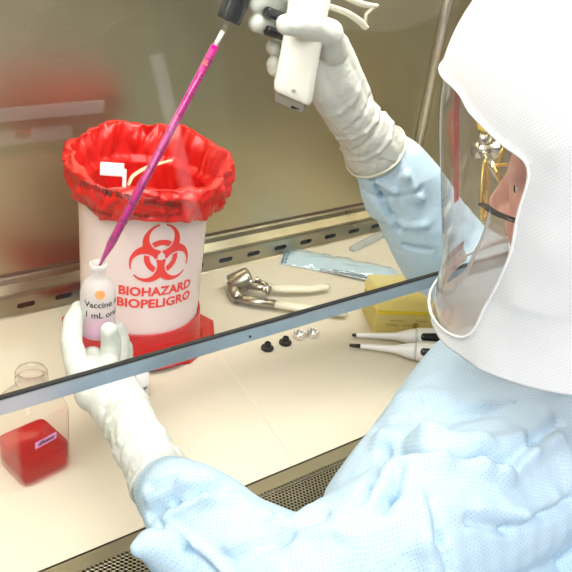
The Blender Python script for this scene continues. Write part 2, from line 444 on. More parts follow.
# ------------------------------------------------------------------ biohazard bin
BX, BY = .4945, .884
bin_ = thing('waste_bin', 'white translucent biohazard bin lined with a red bag on a red base', 'waste bin', (BX, BY, .001))
MB4 = Matrix.Translation((BX, BY, .0))
RB, RT, HB = .0785, .0835, .225
def bin_r(z): return RB+(RT-RB)*z/HB
bm = bmesh.new(); lathe(bm, [(0,.012),(.07,.012),(RB,.016)]+[(bin_r(z), z) for z in (.03,.06,.1,.14,.18,.21,HB)]+[(RT+.003,HB+.003),(RT,HB+.006),(RT-.004,HB),(RB-.004,.02),(0,.018)], 72, MB4)
obj('bin_wall', bm, binw, bin_)
# red foot: eight sided tray with a raised collar
bm = bmesh.new()
ctr = [G(62,322), G(80,352), G(140,371), G(190,365), G(214,345), G(213,325), V((BX+.10, BY+.04, 0)), V((BX+.03, BY+.105, 0)), V((BX-.05, BY+.105, 0))]
lo = [bm.verts.new((p.x, p.y, .0022)) for p in ctr]
def sc(p, k, z): return V((BX+(p.x-BX)*k, BY+(p.y-BY)*k, z))
l2 = [bm.verts.new(sc(p, 1.0, .008)) for p in ctr]; l3 = [bm.verts.new(sc(p, .96, .0105)) for p in ctr]
n9 = len(ctr)
for A, B in ((lo, l2), (l2, l3)):
    for i in range(n9): j = (i+1) % n9; bm.faces.new((A[i], A[j], B[j], B[i]))
bm.faces.new(lo[::-1]); bm.faces.new(l3)
obj('foot_tray', bm, redplastic, bin_, False)
bm = bmesh.new(); lathe(bm, [(.092,.010),(.0865,.014),(.0835,.058),(.0832,.0595),(.0812,.0595),(.0805,.013)], 72, MB4); obj('foot_collar', bm, redplastic, bin_)
# printing: symbol and words on the wall facing the camera
ang0 = atan2(-BY, -BX)
def on_bin(cx_px, cy_px):
    """angle and height on the bin wall seen at a pixel"""
    d = ray(cx_px, cy_px); o_ = CAM
    r = bin_r(.12)
    A = d.x**2+d.y**2; B = 2*((o_.x-BX)*d.x+(o_.y-BY)*d.y); Cc = (o_.x-BX)**2+(o_.y-BY)**2-r*r
    t = (-B-sqrt(max(0, B*B-4*A*Cc)))/(2*A); p = o_+d*t
    return atan2(p.y-BY, p.x-BX), p.z
def binmap(th0, z0, off=.0006):
    def f(x, y):
        z = z0+y; r = bin_r(z)+off; t = th0+x/r
        return V((BX+r*cos(t), BY+r*sin(t), z))
    return f
u3 = [V((cos(t), sin(t))) for t in (pi/2, pi*7/6, -pi/6)]
def bio(x, y):
    p = V((x, y)); R0 = p.length
    cres = any((p-u*11).length < 15 for u in u3) and not any((p-u*15).length < 10.0 for u in u3)
    if R0 < 3: return False
    for u in u3:
        al = p.dot(u); pe = abs(p.x*u.y-p.y*u.x)
        if al > 19 and pe < 2.4: cres = False
        if 0 < al < 6.5 and pe < .6: cres = False
    ring = 9.2 < R0 < 13.6 and any((p-u*15).length < 8.9 for u in u3)
    ring2 = ring
    return cres or ring2
g2 = grid2d(bio, -26.5, 26.5, -26.5, 26.5, 150)
th, zc = on_bin(161, 256); k_ = .0455/53*1.90
bm = bmesh.new(); mf = binmap(th, zc); decal(bm, g2, lambda x, y: mf(x*k_*1.0, y*k_*1.07)); decal_obj('biohazard_symbol', bm, redink, bin_)
th1, z1 = on_bin(158, 291.5); th2, z2 = on_bin(157, 303.5)
bm = bmesh.new(); vf = text2d('BIOHAZARD', .0178, bold=.0006, spacing=1.0); w_ = max(v[0] for v in vf[0])-min(v[0] for v in vf[0]); k1 = .1015/w_; mf = binmap(th1, z1-.0055); decal(bm, vf, lambda x, y: mf(x*k1, y)); decal_obj('warning_text', bm, redink, bin_)
bm = bmesh.new(); vf = text2d('BIOPELIGRO', .0178, bold=.0006); w_ = max(v[0] for v in vf[0])-min(v[0] for v in vf[0]); k2 = .1045/w_; mf = binmap(th2, z2-.0055); decal(bm, vf, lambda x, y: mf(x*k2, y)); decal_obj('warning_text', bm, redink, bin_)

# red bag folded over the rim
def bag_pt(t, s):
    """t angle, s 0..1 inside bottom -> rim -> skirt hem"""
    prof = [(.0, .062, .12), (.25, .071, .17), (.42, .0755, .232), (.52, .084, .266), (.58, .0915, .280), (.64, .0975, .280), (.72, .1005, .268), (.82, .0995, .250), (.92, .095, .233), (1.0, .0890, .2275)]
    for (s0, r0, z0), (s1, r1, z1) in zip(prof, prof[1:]):
        if s <= s1: q = (s-s0)/(s1-s0); r = r0+(r1-r0)*q; z = z0+(z1-z0)*q; break
    e = V((cos(t), sin(t), 0)); k = min(1, max(0, s-.38)*5)
    wp = V((e.x*2, e.y*2, s*2)); wz = nvec(wp)
    q_ = V((e.x*3.0, e.y*3.0, s*4.2))+wz*.6
    w = (1-2*abs(noise.noise(q_)))*.0085 + (1-2*abs(noise.noise(q_*2.3+V((4,1,9)))))*.004 + (1-2*abs(noise.noise(q_*5)))*.0007
    w += .0004*sin(t*31+3*wz.x)*(1 if s > .5 else .5)
    z += noise.noise(V((e.x*1.6+5, e.y*1.6, 1)))*.010*k
    away = cos(t-ang0)                     # 1 = towards the camera
    z += -.010*away*k*max(0, 1-max(0, s-.6)*2)
    if s < .45: r = min(r+w*.6-.003, RT-.0065)
    else: r += w*(.9 if s < .93 else .35)-.002
    if s > .62: r = max(r, RT+.006)
    ox = k*(.0065 if s < .95 else .004)
    return V((BX+r*cos(t)+right.x*ox, BY+r*sin(t)+right.y*ox, z))
nt_, ns_ = 300, 80
bm = bmesh.new()
g = [[bm.verts.new(bag_pt(2*pi*i/nt_, j/ns_)) for j in range(ns_+1)] for i in range(nt_)]
for i in range(nt_):
    for j in range(ns_): bm.faces.new((g[i][j], g[(i+1) % nt_][j], g[(i+1) % nt_][j+1], g[i][j+1]))
cv = bm.verts.new((BX, BY, .11))
for i in range(nt_): bm.faces.new((g[i][0], cv, g[(i+1) % nt_][0]))
bagmesh = obj('liner_bag', bm, bagred, bin_)
# upside down printing on the skirt
bvh_bm = bmesh.new(); bvh_bm.from_mesh(bagmesh.data); bvh = BVHTree.FromBMesh(bvh_bm); bvh_bm.free()
def on_bag(px, py):
    d = ray(px, py); h = bvh.ray_cast(CAM, d)
    if h[0] is None: return None
    return h[0]-d*.0022
def bagtext(s, x0, y0, x1, y1, sz, rot=True):
    vf = text2d(s, 1.0, 'LEFT'); w = max(v[0] for v in vf[0])
    dx, dy = (x1-x0)/w, (y1-y0)/w; L_ = sqrt((x1-x0)**2+(y1-y0)**2)
    ux, uy = (x1-x0)/L_, (y1-y0)/L_
    vs, fs = vf; pts = [on_bag(x0+v[0]*dx - uy*(-v[1])*sz*-1*-1, y0+v[0]*dy + ux*(v[1])*sz) for v in vs]
    bm_ = bmesh.new(); nv = [bm_.verts.new(p) if p is not None else None for p in pts]
    for f in fs:
        if all(nv[i] is not None for i in f):
            try: bm_.faces.new([nv[i] for i in f])
            except ValueError: pass
    decal_obj('bag_text', bm_, inkbag, bin_)
# letters are upside down: baseline runs right to left
def bagtext2(s_, pr_, pm_, pl_, sz):
    """upside-down line that runs from right to left through three picture points, cast onto the bag"""
    vf = text2d(s_, 1.0, 'LEFT', .008); w = max(v[0] for v in vf[0]); vs, fs = vf
    pr_, pm_, pl_ = V(pr_), V(pm_), V(pl_)
    bm_ = bmesh.new(); nv = []
    for x, y in vs:
        t = x/w; q = pr_*(1-t)*(1-2*t)+pm_*4*t*(1-t)+pl_*t*(2*t-1)
        tg = (pr_*(4*t-3)+pm_*(4-8*t)+pl_*(4*t-1)).normalized(); up = V((tg.y, -tg.x))
        q = q+up*y*sz; p = on_bag(q.x, q.y); nv.append(bm_.verts.new(p) if p is not None else None)
    for f in fs:
        if all(nv[i] is not None for i in f):
            try: bm_.faces.new([nv[i] for i in f])
            except ValueError: pass
    decal_obj('bag_text', bm_, inkbag, bin_)
bagtext2('Infectious Waste Material', (182,203), (132,196), (82,180), 10)
bagtext2('Desechos Infecciosos', (160,196), (135,195), (106,188), 5)
bagtext2('Handle with care', (112,214), (95,209), (79,201), 5)
bagtext2('Do not reuse this bag', (182,212), (158,215), (134,214), 5)

# discarded things lying in the bag
BZ = W(116, 172, BY).z
c1 = W(112, 170, BY-.015)
bm = bmesh.new()
Mt = Matrix.Translation(c1) @ Matrix.Rotation(radians(-30), 4, 'Z') @ Matrix.Rotation(radians(-20), 4, 'X') @ Matrix.Scale(.8, 4)
for (px_, s_) in (((0,0,.0),(.036,.0035,.019)), ((.019,.0,-.012),(.006,.006,.03)), ((0,.006,.009),(.036,.014,.004))): box(bm, px_, s_, Mt, .0015)
tag(obj('paper_tray', bm, whiteclean, None, True, 35), 'small white folded piece lying inside the red bag', 'waste piece')
bm = bmesh.new(); pth = smoothpath([W(128,186,BY-.01), W(133,176,BY), W(146,168,BY+.01), W(158,164,BY+.012), W(172,160,BY+.014)]); tube(bm, pth, lerpl([.002,.003,.0035,.003,.002], 0, 6), 10, True, .45)
tag(obj('wooden_stick', bm, mat('tan_wood', (.75,.55,.36), .6)), 'thin tan strip sticking up inside the red bag', 'stick')

# ------------------------------------------------------------------ vaccine bottle in the left hand
VBX, VBY = W(98, 305, .72).x, .72
zb, zt = W(99, 333, .72).z, W(98, 263, .72).z
HV = zt-zb; RV = .0192
vb = thing('vaccine_bottle', 'small frosted vaccine bottle with an orange dot held in the left glove', 'bottle', (VBX, VBY, zb))
MV = Matrix.Translation((VBX, VBY, zb))
def vprof(k=0):
    return [(0,0+k),(RV-.004-k,0+k),(RV-k,.004),(RV-k,.03),(RV-k,HV*.60),(RV-.0015-k,HV*.68),(RV-.005-k,HV*.755),(.0100-k,HV*.80),(.0080-k,HV*.83),(.0078-k,HV*.92)]
frost = glassy('frosted_bottle', (.97,.96,.97), 1.45, .25, (.93,.92,.93), .60)
bm = bmesh.new(); lathe(bm, vprof()+[(.0092,HV*.935),(.0099,HV*.955),(.0097,HV*.99),(.0088,HV),(.0064,HV),(.0062,HV*.9)], 64, MV); obj('bottle_wall', bm, frost, vb)
bm = bmesh.new(); lathe(bm, [(0,.001),(RV-.004,.001),(RV-.0012,.004),(RV-.0012,.011),(0,.011)], 48, MV)
obj('vaccine_liquid', bm, mat('pink_vaccine', (.80,.22,.62), .3), vb)
camang = atan2(-VBY, -VBX)
def vmap(dx, z0):
    def f(x, y):
        t = camang+(x+dx)/RV; return V((VBX+(RV+.0004)*cos(t), VBY+(RV+.0004)*sin(t), zb+z0+y))
    return f
bm = bmesh.new(); mf = vmap(.0020, HV*.68); n_ = 40; c0 = bm.verts.new(mf(0,0)); rg = [bm.verts.new(mf(.0055*cos(2*pi*i/n_), .0055*sin(2*pi*i/n_))) for i in range(n_)]
for i in range(n_): bm.faces.new((c0, rg[i], rg[(i+1) % n_]))
decal_obj('orange_dot', bm, orangei, vb)
for s_, z_ in (('Vaccine A', .50), ('1 mL oral', .355)):
    bm = bmesh.new(); vf = text2d(s_, .0100, 'LEFT', .0002); mf = vmap(-.0150, HV*z_); decal(bm, vf, lambda x, y: mf(x, y)); decal_obj('label_text', bm, blackink, vb)

# ------------------------------------------------------------------ pipette and controller
pt = V((VBX, VBY, zt-.006)); ptop = W(222, 33, .715); pn_ = W(222, 27, .715)
axis = (ptop-pt).normalized(); Lp = (ptop-pt).length
pip = thing('serological_pipette', 'long serological pipette filled with magenta liquid dipping into the vaccine bottle', 'pipette', pt)
MP = frame_to(pt, ptop)
pr = .0050
glassp = glassy('pipette_wall', (.96,.94,.95), 1.36, .06, (.9,.88,.86), .04)
bm = bmesh.new(); lathe(bm, [(.0008,-.004),(.0013,-.003),(.0022,.012),(pr,.030),(pr,Lp-.028),(pr*.95,Lp-.022),(pr*.62,Lp-.012),(pr*.6,Lp+.012)], 32, MP); obj('pipette_barrel', bm, glassp, pip)
bm = bmesh.new(); Ll = (W(216,46,.715)-pt).length
magm = mat('magenta_liquid', (.42,.003,.19), .06)
lathe(bm, [(0,-.002),(.0009,-.002),(.0018,.012),(pr-.0008,.030),(pr-.0008,Ll),(0,Ll)], 32, MP); obj('magenta_liquid', bm, magm, pip)
bm = bmesh.new(); lathe(bm, [(0,Lp-.014),(pr*.5,Lp-.014),(pr*.5,Lp+.002),(0,Lp+.002)], 16, MP); obj('cotton_plug', bm, whiteclean, pip)
cdir = (CAM-pt); cl = MP.to_3x3().inverted() @ cdir; tang = atan2(cl.y, cl.x)
def pmap(z, off=.0):
    def f(x, y):
        t = tang+x/pr; r = pr+.0003; return MP @ V((r*cos(t), r*sin(t), z+y))
    return f
bm = bmesh.new()
k = 0
z = .036
while z < Ll-.01:
    w = .0030 if k % 5 else .0046
    mf = pmap(z); q = [mf(.0008+a_, b_) for a_, b_ in ((0,0),(w,0),(w,.0009),(0,.0009))]; bm.faces.new([bm.verts.new(p) for p in q])
    if k % 5 == 0:
        vf = text2d(str(max(1, 10-k//5)), .0065, 'LEFT'); m2_ = pmap(z+.001); decal(bm, vf, lambda x, y: m2_(-.0035+y*.9, -x*1.0+.002))
    z += .0042; k += 1
decal_obj('graduations', bm, blackink, pip)
bm = bmesh.new()
for zz, w in ((Lp-.036,.005),(Lp-.033,.004)):
    mf = pmap(zz); q = [mf(-.003+a_, b_) for a_, b_ in ((0,0),(w,0),(w,.0018),(0,.0018))]; bm.faces.new([bm.verts.new(p) for p in q])
decal_obj('red_mark', bm, mat('red_print', (.75,.12,.08), .5), pip)

YH = .685
pc = thing('pipette_controller', 'white pistol grip pipette controller with black trigger buttons held by right glove', 'pipette controller', W(290, 98, YH))
# nose cone
n0, n1 = W(228.5, 20, .715), W(250, -32, .715)
bm = bmesh.new(); Ln = (n1-n0).length; lathe(bm, [(.0075,-.001),(.0118,-.001),(.0125,.002),(.0125,.010),(.0135,Ln*.6),(.017,Ln),(0,Ln)], 40, frame_to(n0, n1)); 
lathe(bm, [(.0075,-.001),(.0070,.012),(0,.012)], 32, frame_to(n0, n1)); obj('nose_cone', bm, blackp, pc, True, 50)
# handle: swept rounded rectangle
h0, h1, h2 = W(291, 96, YH), W(303, 30, YH), W(318, -70, YH+.01)
hz = (h1-h0).normalized(); hr = (right-hz*right.dot(hz)).normalized(); hd = hz.cross(hr)
hr2 = (hr*cos(radians(13))-hz*sin(radians(13)))
def rrect(w, d, r, n=6):
    pts = []
    for cx_, cy_, a0 in ((w-r, d-r, 0), (-(w-r), d-r, pi/2), (-(w-r), -(d-r), pi), (w-r, -(d-r), 3*pi/2)):
        for i in range(n+1): t = a0+pi/2*i/n; pts.append((cx_+r*cos(t), cy_+r*sin(t)))
    return pts
def loft(bm, secs):
    rings = []
    for c_, X, Y, w, d, r in secs: rings.append([bm.verts.new(c_+X*x+Y*y) for x, y in rrect(w, d, r)])
    n = len(rings[0])
    for A, B in zip(rings, rings[1:]):
        for i in range(n): j = (i+1) % n; bm.faces.new((A[i], A[j], B[j], B[i]))
    bm.faces.new(rings[0][::-1]); bm.faces.new(rings[-1])
bm = bmesh.new()
secs = []
for s, w, d, r in ((0,.0195,.012,.006),(.02,.0212,.0135,.007),(.10,.0222,.015,.008),(.4,.0212,.016,.009),(.8,.0210,.016,.009),(1.2,.0215,.018,.009),(2.0,.025,.02,.01)):
    p = h0+(h1-h0)*s if s <= 1 else h1+(h2-h1)*(s-1)
    secs.append((p+hr*.0012, hr2, hd, w, d, r))
loft(bm, secs); obj('handle', bm, whitep, pc, True, 60)
bm = bmesh.new(); loft(bm, [(h0-hz*.0105, hr2, hd, .0165,.008,.003),(h0-hz*.004, hr2, hd, .018,.0095,.004),(h0+hz*.001, hr2, hd, .0185,.0105,.004)]); obj('charge_port', bm, mat('grey_port', (.24,.22,.19), .4), pc, True, 40)
bm = bmesh.new(); box(bm, (0,0,0), (.009,.004,.007), Matrix.Translation(h0-hz*.0105+hr*.007-fwd*.0075) @ Matrix((hr,hd,hz)).transposed().to_4x4()); obj('socket', bm, blackp, pc, False)
bm = bmesh.new(); pc_c = W(293.5, 91, YH-.0145); lathe(bm, [(0,0),(.002,0),(.002,.001),(0,.001)], 16, Matrix.Translation(pc_c)); 
o = obj('screw', bm, chromed, pc)
# body at the top, out of frame, joins nose and handle
bm = bmesh.new(); b0, b1 = W(236,-50,.71), W(345,-75,.70)
loft(bm, [(b0+(b1-b0)*s, hz, hd, w, .021, .01) for s, w in ((0,.02),(.1,.028),(.5,.034),(.9,.028),(1,.02))]); obj('controller_body', bm, whitep, pc, True, 60)
# trigger buttons
for (x0, y0, x1, y1) in ((266,11,281,17), (266,30,283,36)):
    bm = bmesh.new(); q0, q1 = W(x0, y0, .697), W(x1, y1, .697); lathe(bm, [(0,0),(.0042,0),(.0050,.001),(.0050,(q1-q0).length),(0,(q1-q0).length)], 24, frame_to(q0, q1)); obj('trigger_button', bm, blackp, pc, True, 50)
# rear hand hook: two curved prongs joined by a cross bar
YK = .70
bm = bmesh.new(); tube(bm, smoothpath([W(322,4,YK), W(345,12,YK), W(358,20,YK), W(366,28,YK)], 6), lerpl([.0028,.0030,.003,.0026],0,6), 12, True, 1.6, fwd)
obj('hook_prong', bm, creamp, pc)
bm = bmesh.new(); tube(bm, smoothpath([W(322,-14,YK), W(345,-3,YK), W(362,4,YK), W(376,6,YK)], 6), lerpl([.0028,.0030,.003,.0026],0,6), 12, True, 1.6, fwd); obj('hook_prong', bm, creamp, pc)
bm = bmesh.new(); tube(bm, [W(373,7,YK), W(366,14,YK), W(365,26,YK)], [.0024,.0020,.0026], 12, True, 1.6, fwd); obj('hook_bar', bm, creamp, pc)

# ------------------------------------------------------------------ small things on the paper
def at0(o, x, y): pass
# de-capping pliers
pl = thing('decapping_pliers', 'steel headed decapping pliers with cream handles lying near the rear rail', 'pliers', G(262,290))
ZP = .016
bm = bmesh.new(); hc0 = G(239,292,.004); 
lathe(bm, [(.0165,.0),(.0175,.002),(.0175,.030),(.016,.034),(.012,.036),(0,.037)], 36, Matrix.Translation(G(241,281,.022)) @ Matrix.Rotation(radians(60),4,'Y') @ Matrix.Rotation(radians(20),4,'X') @ Matrix.Translation((0,0,-.018)))
obj('crimp_head', bm, chromed, pl, True, 50)
bm = bmesh.new()
tube(bm, [G(235,297,.012), G(255,301,.012), G(276,304,.012)], [.0085,.0095,.008], 14, True, .7, V((0,0,1)))
tube(bm, [G(232,284,.012), G(234,292,.012), G(238,299,.012)], [.009,.010,.009], 14)
obj('lower_jaw', bm, chromed, pl)
bm = bmesh.new(); tube(bm, [G(248,285,.02), G(260,287,.020), G(271,290,.018)], [.008,.0075,.006], 14, True, .8, V((0,0,1)))
tube(bm, [G(256,280,.027), G(266,285,.025), G(268,293,.02)], [.004,.0045,.004], 12); obj('lever_linkage', bm, chromed, pl)
for q in ((250,283),(257,281),(264,290)):
    bm = bmesh.new(); lathe(bm, [(0,0),(.0038,0),(.0042,.003),(.003,.006),(0,.006)], 16, Matrix.Translation(G(*q,.026))); obj('bolt', bm, chrome, pl)
bm = bmesh.new(); tube(bm, [G(269,288,.014), G(285,289,.014), G(310,289,.013), G(325,287,.012), G(329,286,.012)], [.0075,.0085,.008,.0075,.0045], 16, True, .65, V((0,0,1))); obj('upper_handle', bm, creamp, pl)
bm = bmesh.new(); tube(bm, [G(275,304,.012), G(295,307,.012), G(320,310,.011), G(342,313,.011), G(347,313,.011)], [.0085,.0085,.008,.0075,.005], 16, True, .65, V((0,0,1))); obj('lower_handle', bm, creamp, pl)

# stoppers and rings
stop = None
for i, (x, y, lab) in enumerate(((267,350,'black rubber vial stopper standing alone at the left of the row'), (285,344.5,'black rubber vial stopper beside the silver seal'))):
    p = G(x, y)
    t = thing('vial_stopper', lab, 'stopper', (p.x, p.y, .0018), 'black vial stoppers on the paper')
    bm = bmesh.new(); lathe(bm, [(0,0),(.0088,0),(.0092,.0008),(.0092,.003),(.0088,.0038),(.0058,.0042),(.0050,.005),(.0048,.010),(.0040,.0112),(.0028,.0112),(.0026,.008),(0,.008)], 36, Matrix.Translation((p.x, p.y, .0019))); obj('stopper_flange', bm, black, t, True, 40)
for i, (x, y, lab) in enumerate(((299,338,'open silver crimp seal next to the black stoppers'), (312.5,336.5,'open silver crimp seal at the right end of the row'))):
    p = G(x, y); t = None
    bm = bmesh.new(); lathe(bm, [(.0040,.0003),(.0088,.0003),(.0092,.001),(.0092,.0075),(.0089,.0078),(.0086,.0075),(.0086,.0012),(.0040,.0009)], 40, Matrix.Translation((p.x, p.y, .0018)), True)
    tag(obj('crimp_seal', bm, mat('seal_alu', (.85,.85,.84), .2, 1), None, True, 40), lab, 'crimp seal', 'silver crimp seals on the paper')

# yellow tip box
fl, fr_ = G(371,336,.002), G(452,336,.002)
fl = G(372,334,.002); dirx = (G(448,336,.002)-fl).normalized()
pb = G(355,290,.002)
tb = thing('tip_box', 'yellow lidded pipette tip box behind the two pipettors', 'tip box', fl)
wv = dirx; dv = V((-wv.y, wv.x, 0)); BW, BD = .122, .088
def boxloft(bm, z0, z1, e0, e1, th=None):
    def c4(e, z):
        return [fl+wv*(-e)+dv*(-e)+V((0,0,z)), fl+wv*(BW+e)+dv*(-e)+V((0,0,z)), fl+wv*(BW+e)+dv*(BD+e)+V((0,0,z)), fl+wv*(-e)+dv*(BD+e)+V((0,0,z))]
    A = [bm.verts.new(p) for p in c4(e0, z0)]; B = [bm.verts.new(p) for p in c4(e1, z1)]
    for i in range(4): j = (i+1) % 4; bm.faces.new((A[i], A[j], B[j], B[i]))
    bm.faces.new(A[::-1]); bm.faces.new(B)
yel = mat('yellow_tray', (.90,.68,.03), .35)
yelclear = glassy('yellow_clear', (.99,.96,.72), 1.4, .15, (.97,.88,.40), .86)
bm = bmesh.new(); boxloft(bm, 0, .034, 0, -.002); 
bmesh.ops.bevel(bm, geom=bm.edges[:], offset=.003, segments=3, profile=.5, affect='EDGES'); obj('box_base', bm, yelclear, tb, True, 40)
bm = bmesh.new(); boxloft(bm, .0345, .040, -.003, -.003); obj('tip_rack', bm, yel, tb, False)
bm = bmesh.new()
for i in range(12):
    for j in range(8):
        p = fl+wv*(.014+i*.0086)+dv*(.013+j*.0088)
        lathe(bm, [(.0030,.040),(.0032,.046),(.0022,.046)], 8, Matrix.Translation((p.x, p.y, fl.z)))
o = obj('pipette_tips', bm, mat('tip_yellow', (.88,.72,.15), .4), tb); o['kind'] = 'stuff'
bm = bmesh.new(); boxloft(bm, .0405, .060, .001, -.004); bmesh.ops.bevel(bm, geom=bm.edges[:], offset=.004, segments=3, profile=.5, affect='EDGES'); obj('box_lid', bm, glassy('lid_clear', (.99,.98,.80), 1.4, .1, (.98,.92,.50), .72), tb, True, 40)
# lettering on the front face
def facemap(u0, z0):
    return lambda x, y: fl+wv*(u0+x)+dv*(-.0006+ (z0+y)*.05)+V((0,0,z0+y))
bm = bmesh.new()
for s_, sz, u0, z0 in (('MADE IN USA', .0036, .024, .0235), ('STERILE', .0055, .020, .0150), ('LOT 2011', .0035, .045, .0155), ('RNASE FREE', .0032, .066, .0235)):
    mf = facemap(u0, z0); decal(bm, text2d(s_, sz, 'LEFT'), mf)
mf = facemap(.066, .0165); vf = grid2d(lambda x, y: (.0030 < sqrt(x*x+y*y) < .0044) or (abs(x) < .0012 and abs(y) < .0022) or abs(y-x) < .0004 and abs(x) < .004, -.0045, .0045, -.0045, .0045, 40); decal(bm, vf, mf)
decal_obj('box_lettering', bm, mat('brown_ink', (.25,.18,.04), .6), tb)

# two pipettors
def pipettor(name, label, tip, end, body_end, blk):
    t = thing(name, label, 'pipettor', tip, 'pipettors lying in front of the tip box')
    ax = (end-tip).normalized()
    def q(s, z=0): return tip+(end-tip)*s
    Lq = (end-tip).length; M4 = frame_to(tip, end)
    bm = bmesh.new(); lathe(bm, [(0,0),(.0016,0),(.0022,.001),(.0032,blk),(.0,blk)], 24, M4); obj('tip_cone', bm, blackp, t)
    bm = bmesh.new(); lathe(bm, [(.0030,blk-.001),(.0036,blk+.001),(.0050,Lq*.40),(.0060,Lq*.48),(.0105,Lq*.60),(.0122,Lq*.66),(.0126,Lq*.70),(0,Lq*.70)], 32, M4); obj('shaft', bm, whiteclean, t)
    bm = bmesh.new(); lathe(bm, [(.0126,Lq*.70),(.0135,Lq*.72),(.0145,Lq*.9),(.0150,Lq*1.15),(.0140,Lq*1.5),(.011,Lq*1.75),(0,Lq*1.76)], 36, M4); hdl = obj('grip', bm, whiteclean, t)
    bm = bmesh.new(); capsule(bm, M4 @ V((0,0,Lq*.77))+(CAM-tip).normalized()*.0086, M4 @ V((0,0,Lq*1.15))+(CAM-tip).normalized()*.0095, .0070, .0088); me_ = remesh(bm, .0012, 2)
    o = link('grip_window', me_, blackp, t); o.matrix_parent_inverse = Matrix.Translation(-t.location)
    bm = bmesh.new(); lathe(bm, [(0,Lq*1.7),(.005,Lq*1.7),(.005,Lq*1.85),(.007,Lq*1.86),(.007,Lq*1.93),(0,Lq*1.93)], 24, M4); obj('plunger', bm, whiteclean, t)
    return t
a0 = G(352,335,.006); a1 = G(424,337,.0165); pipettor('pipettor', 'white and black pipettor, the upper of two before the yellow tip box', a0, a0+(a1-a0)*1.28, None, .007)
a0 = G(349.5,345,.0055); a1 = G(424,352,.0165); pipettor('pipettor', 'white and black pipettor, the lower of two with longer black tip', a0, a0+(a1-a0)*1.28, None, .0165)

# sterilisation pouch with forceps
pw = thing('sterile_pouch', 'blue sealed sterilisation pouch lying beside the rear rail', 'pouch', G(335,272))
pA, pB = G(283,257,.002), G(397,278,.002)
pd = (pB-pA).normalized(); pwid = V((-pd.y, pd.x, 0)); Lw = (pB-pA).length
def pouch(s, t_, side):
    base = pA+pd*(s*Lw)+pwid*((t_-.5)*.058)
    h = .012*max(0, sin(pi*t_))**.6*min(1, s*9)*min(1, (1-s)*9)*(1+.5*noise.noise(V((s*9, t_*3, 0))))
    wr = .003*noise.noise(V((s*22, t_*9, 3)))
    return base+V((0,0,.0006+(h+.0012+wr*min(1, s*9) if side else 0)))
for side, nm, mm in ((0, 'pouch_backing', mat('pouch_blue', (.74,.80,.83), .5)), (1, 'pouch_film', glassy('pouch_film', (.86,.94,.99), 1.6, .08, (.62,.80,.93), .16))):
    bm = bmesh.new(); n1_, n2_ = 50, 16
    gg = [[bm.verts.new(pouch(i/n1_, j/n2_, side)) for j in range(n2_+1)] for i in range(n1_+1)]
    for i in range(n1_):
        for j in range(n2_): bm.faces.new((gg[i][j], gg[i+1][j], gg[i+1][j+1], gg[i][j+1]))
    obj(nm, bm, mm, pw)
bm = bmesh.new()
for t0, t1 in ((.0,.012),(.03,.04)):
    for j in range(7):
        pts = [pouch(t0+.002, j/7+.03, 1), pouch(t1+.01, j/7+.03, 1), pouch(t1+.01, j/7+.1, 1), pouch(t0+.002, j/7+.1, 1)]
        bm.faces.new([bm.verts.new(p+V((0,0,.0005))) for p in pts])
obj('seal_print', bm, mat('seal_ink', (.10,.18,.24), .5), pw, False)
fc = thing('forceps', 'steel forceps inside the blue sterilisation pouch', 'forceps', G(340,272))
for k_s in (-1, 1):
    pts = [G(320,270,.006)+pwid*.003*k_s, G(330,271,.006)+pwid*.004*k_s, G(348,274,.006)+pwid*.006*k_s, G(372,279,.006)+pwid*.004*k_s, G(382,280,.006)]
    bm = bmesh.new(); tube(bm, smoothpath(pts, 5), lerpl([.0009,.0016,.0026,.0026,.002], 0, 5), 10, True, .6, V((0,0,1))); obj('forceps_arm', bm, mat('forceps_steel', (.30,.31,.33), .25, 1), fc)
# clear plastic tube leaning on the rear rail end
bm = bmesh.new(); t0, t1 = G(352,249,.007), G(386,232,.007)
tube(bm, [t0, t0+(t1-t0)*.1, t0+(t1-t0)*.92, t1], [.0065,.0075,.0075,.007], 20, True, .8, V((0,0,1)))
tag(obj('plastic_sleeve', bm, glassy('sleeve', (.86,.90,.93), 1.5, .1, (.80,.86,.90), .35)), 'clear bluish plastic sleeve near the sleeve of the raised arm', 'plastic sleeve')

# media bottle: square clear bottle with red liquid
cF, cR = G(25,491), G(66,471); eR = (cR-cF).normalized(); pR = V((-eR.y, eR.x, 0)); hs = .0295
mb = cF+eR*hs+pR*hs; mb.z = 0; mbd = cF-mb; ang = atan2(mbd.y, mbd.x)
med = thing('media_bottle', 'square clear bottle of red liquid with a pink label at the left', 'bottle', (mb.x, mb.y, .002))
def superring(r, sq, z, n=48):
    pts = []
    for i in range(n):
        t = 2*pi*i/n
        c_, s_ = cos(t), sin(t)
        p = 2+sq*8; rr = r/((abs(c_)**p+abs(s_)**p)**(1/p))
        x, y = rr*c_, rr*s_
        a_ = ang-pi/4
        pts.append(V((mb.x+x*cos(a_)-y*sin(a_), mb.y+x*sin(a_)+y*cos(a_), z+.002)))
    return pts
def sring(bm, secs, cap0=True, cap1=False):
    rings = [[bm.verts.new(p) for p in superring(*s)] for s in secs]
    n = len(rings[0])
    for A, B in zip(rings, rings[1:]):
        for i in range(n): j = (i+1) % n; bm.faces.new((A[i], A[j], B[j], B[i]))
    if cap0: bm.faces.new(rings[0][::-1])
    if cap1: bm.faces.new(rings[-1])
zmt = W(31, 372, mb.y).z; print('media bottle height', zmt, 'half', hs, 'loc', mb)
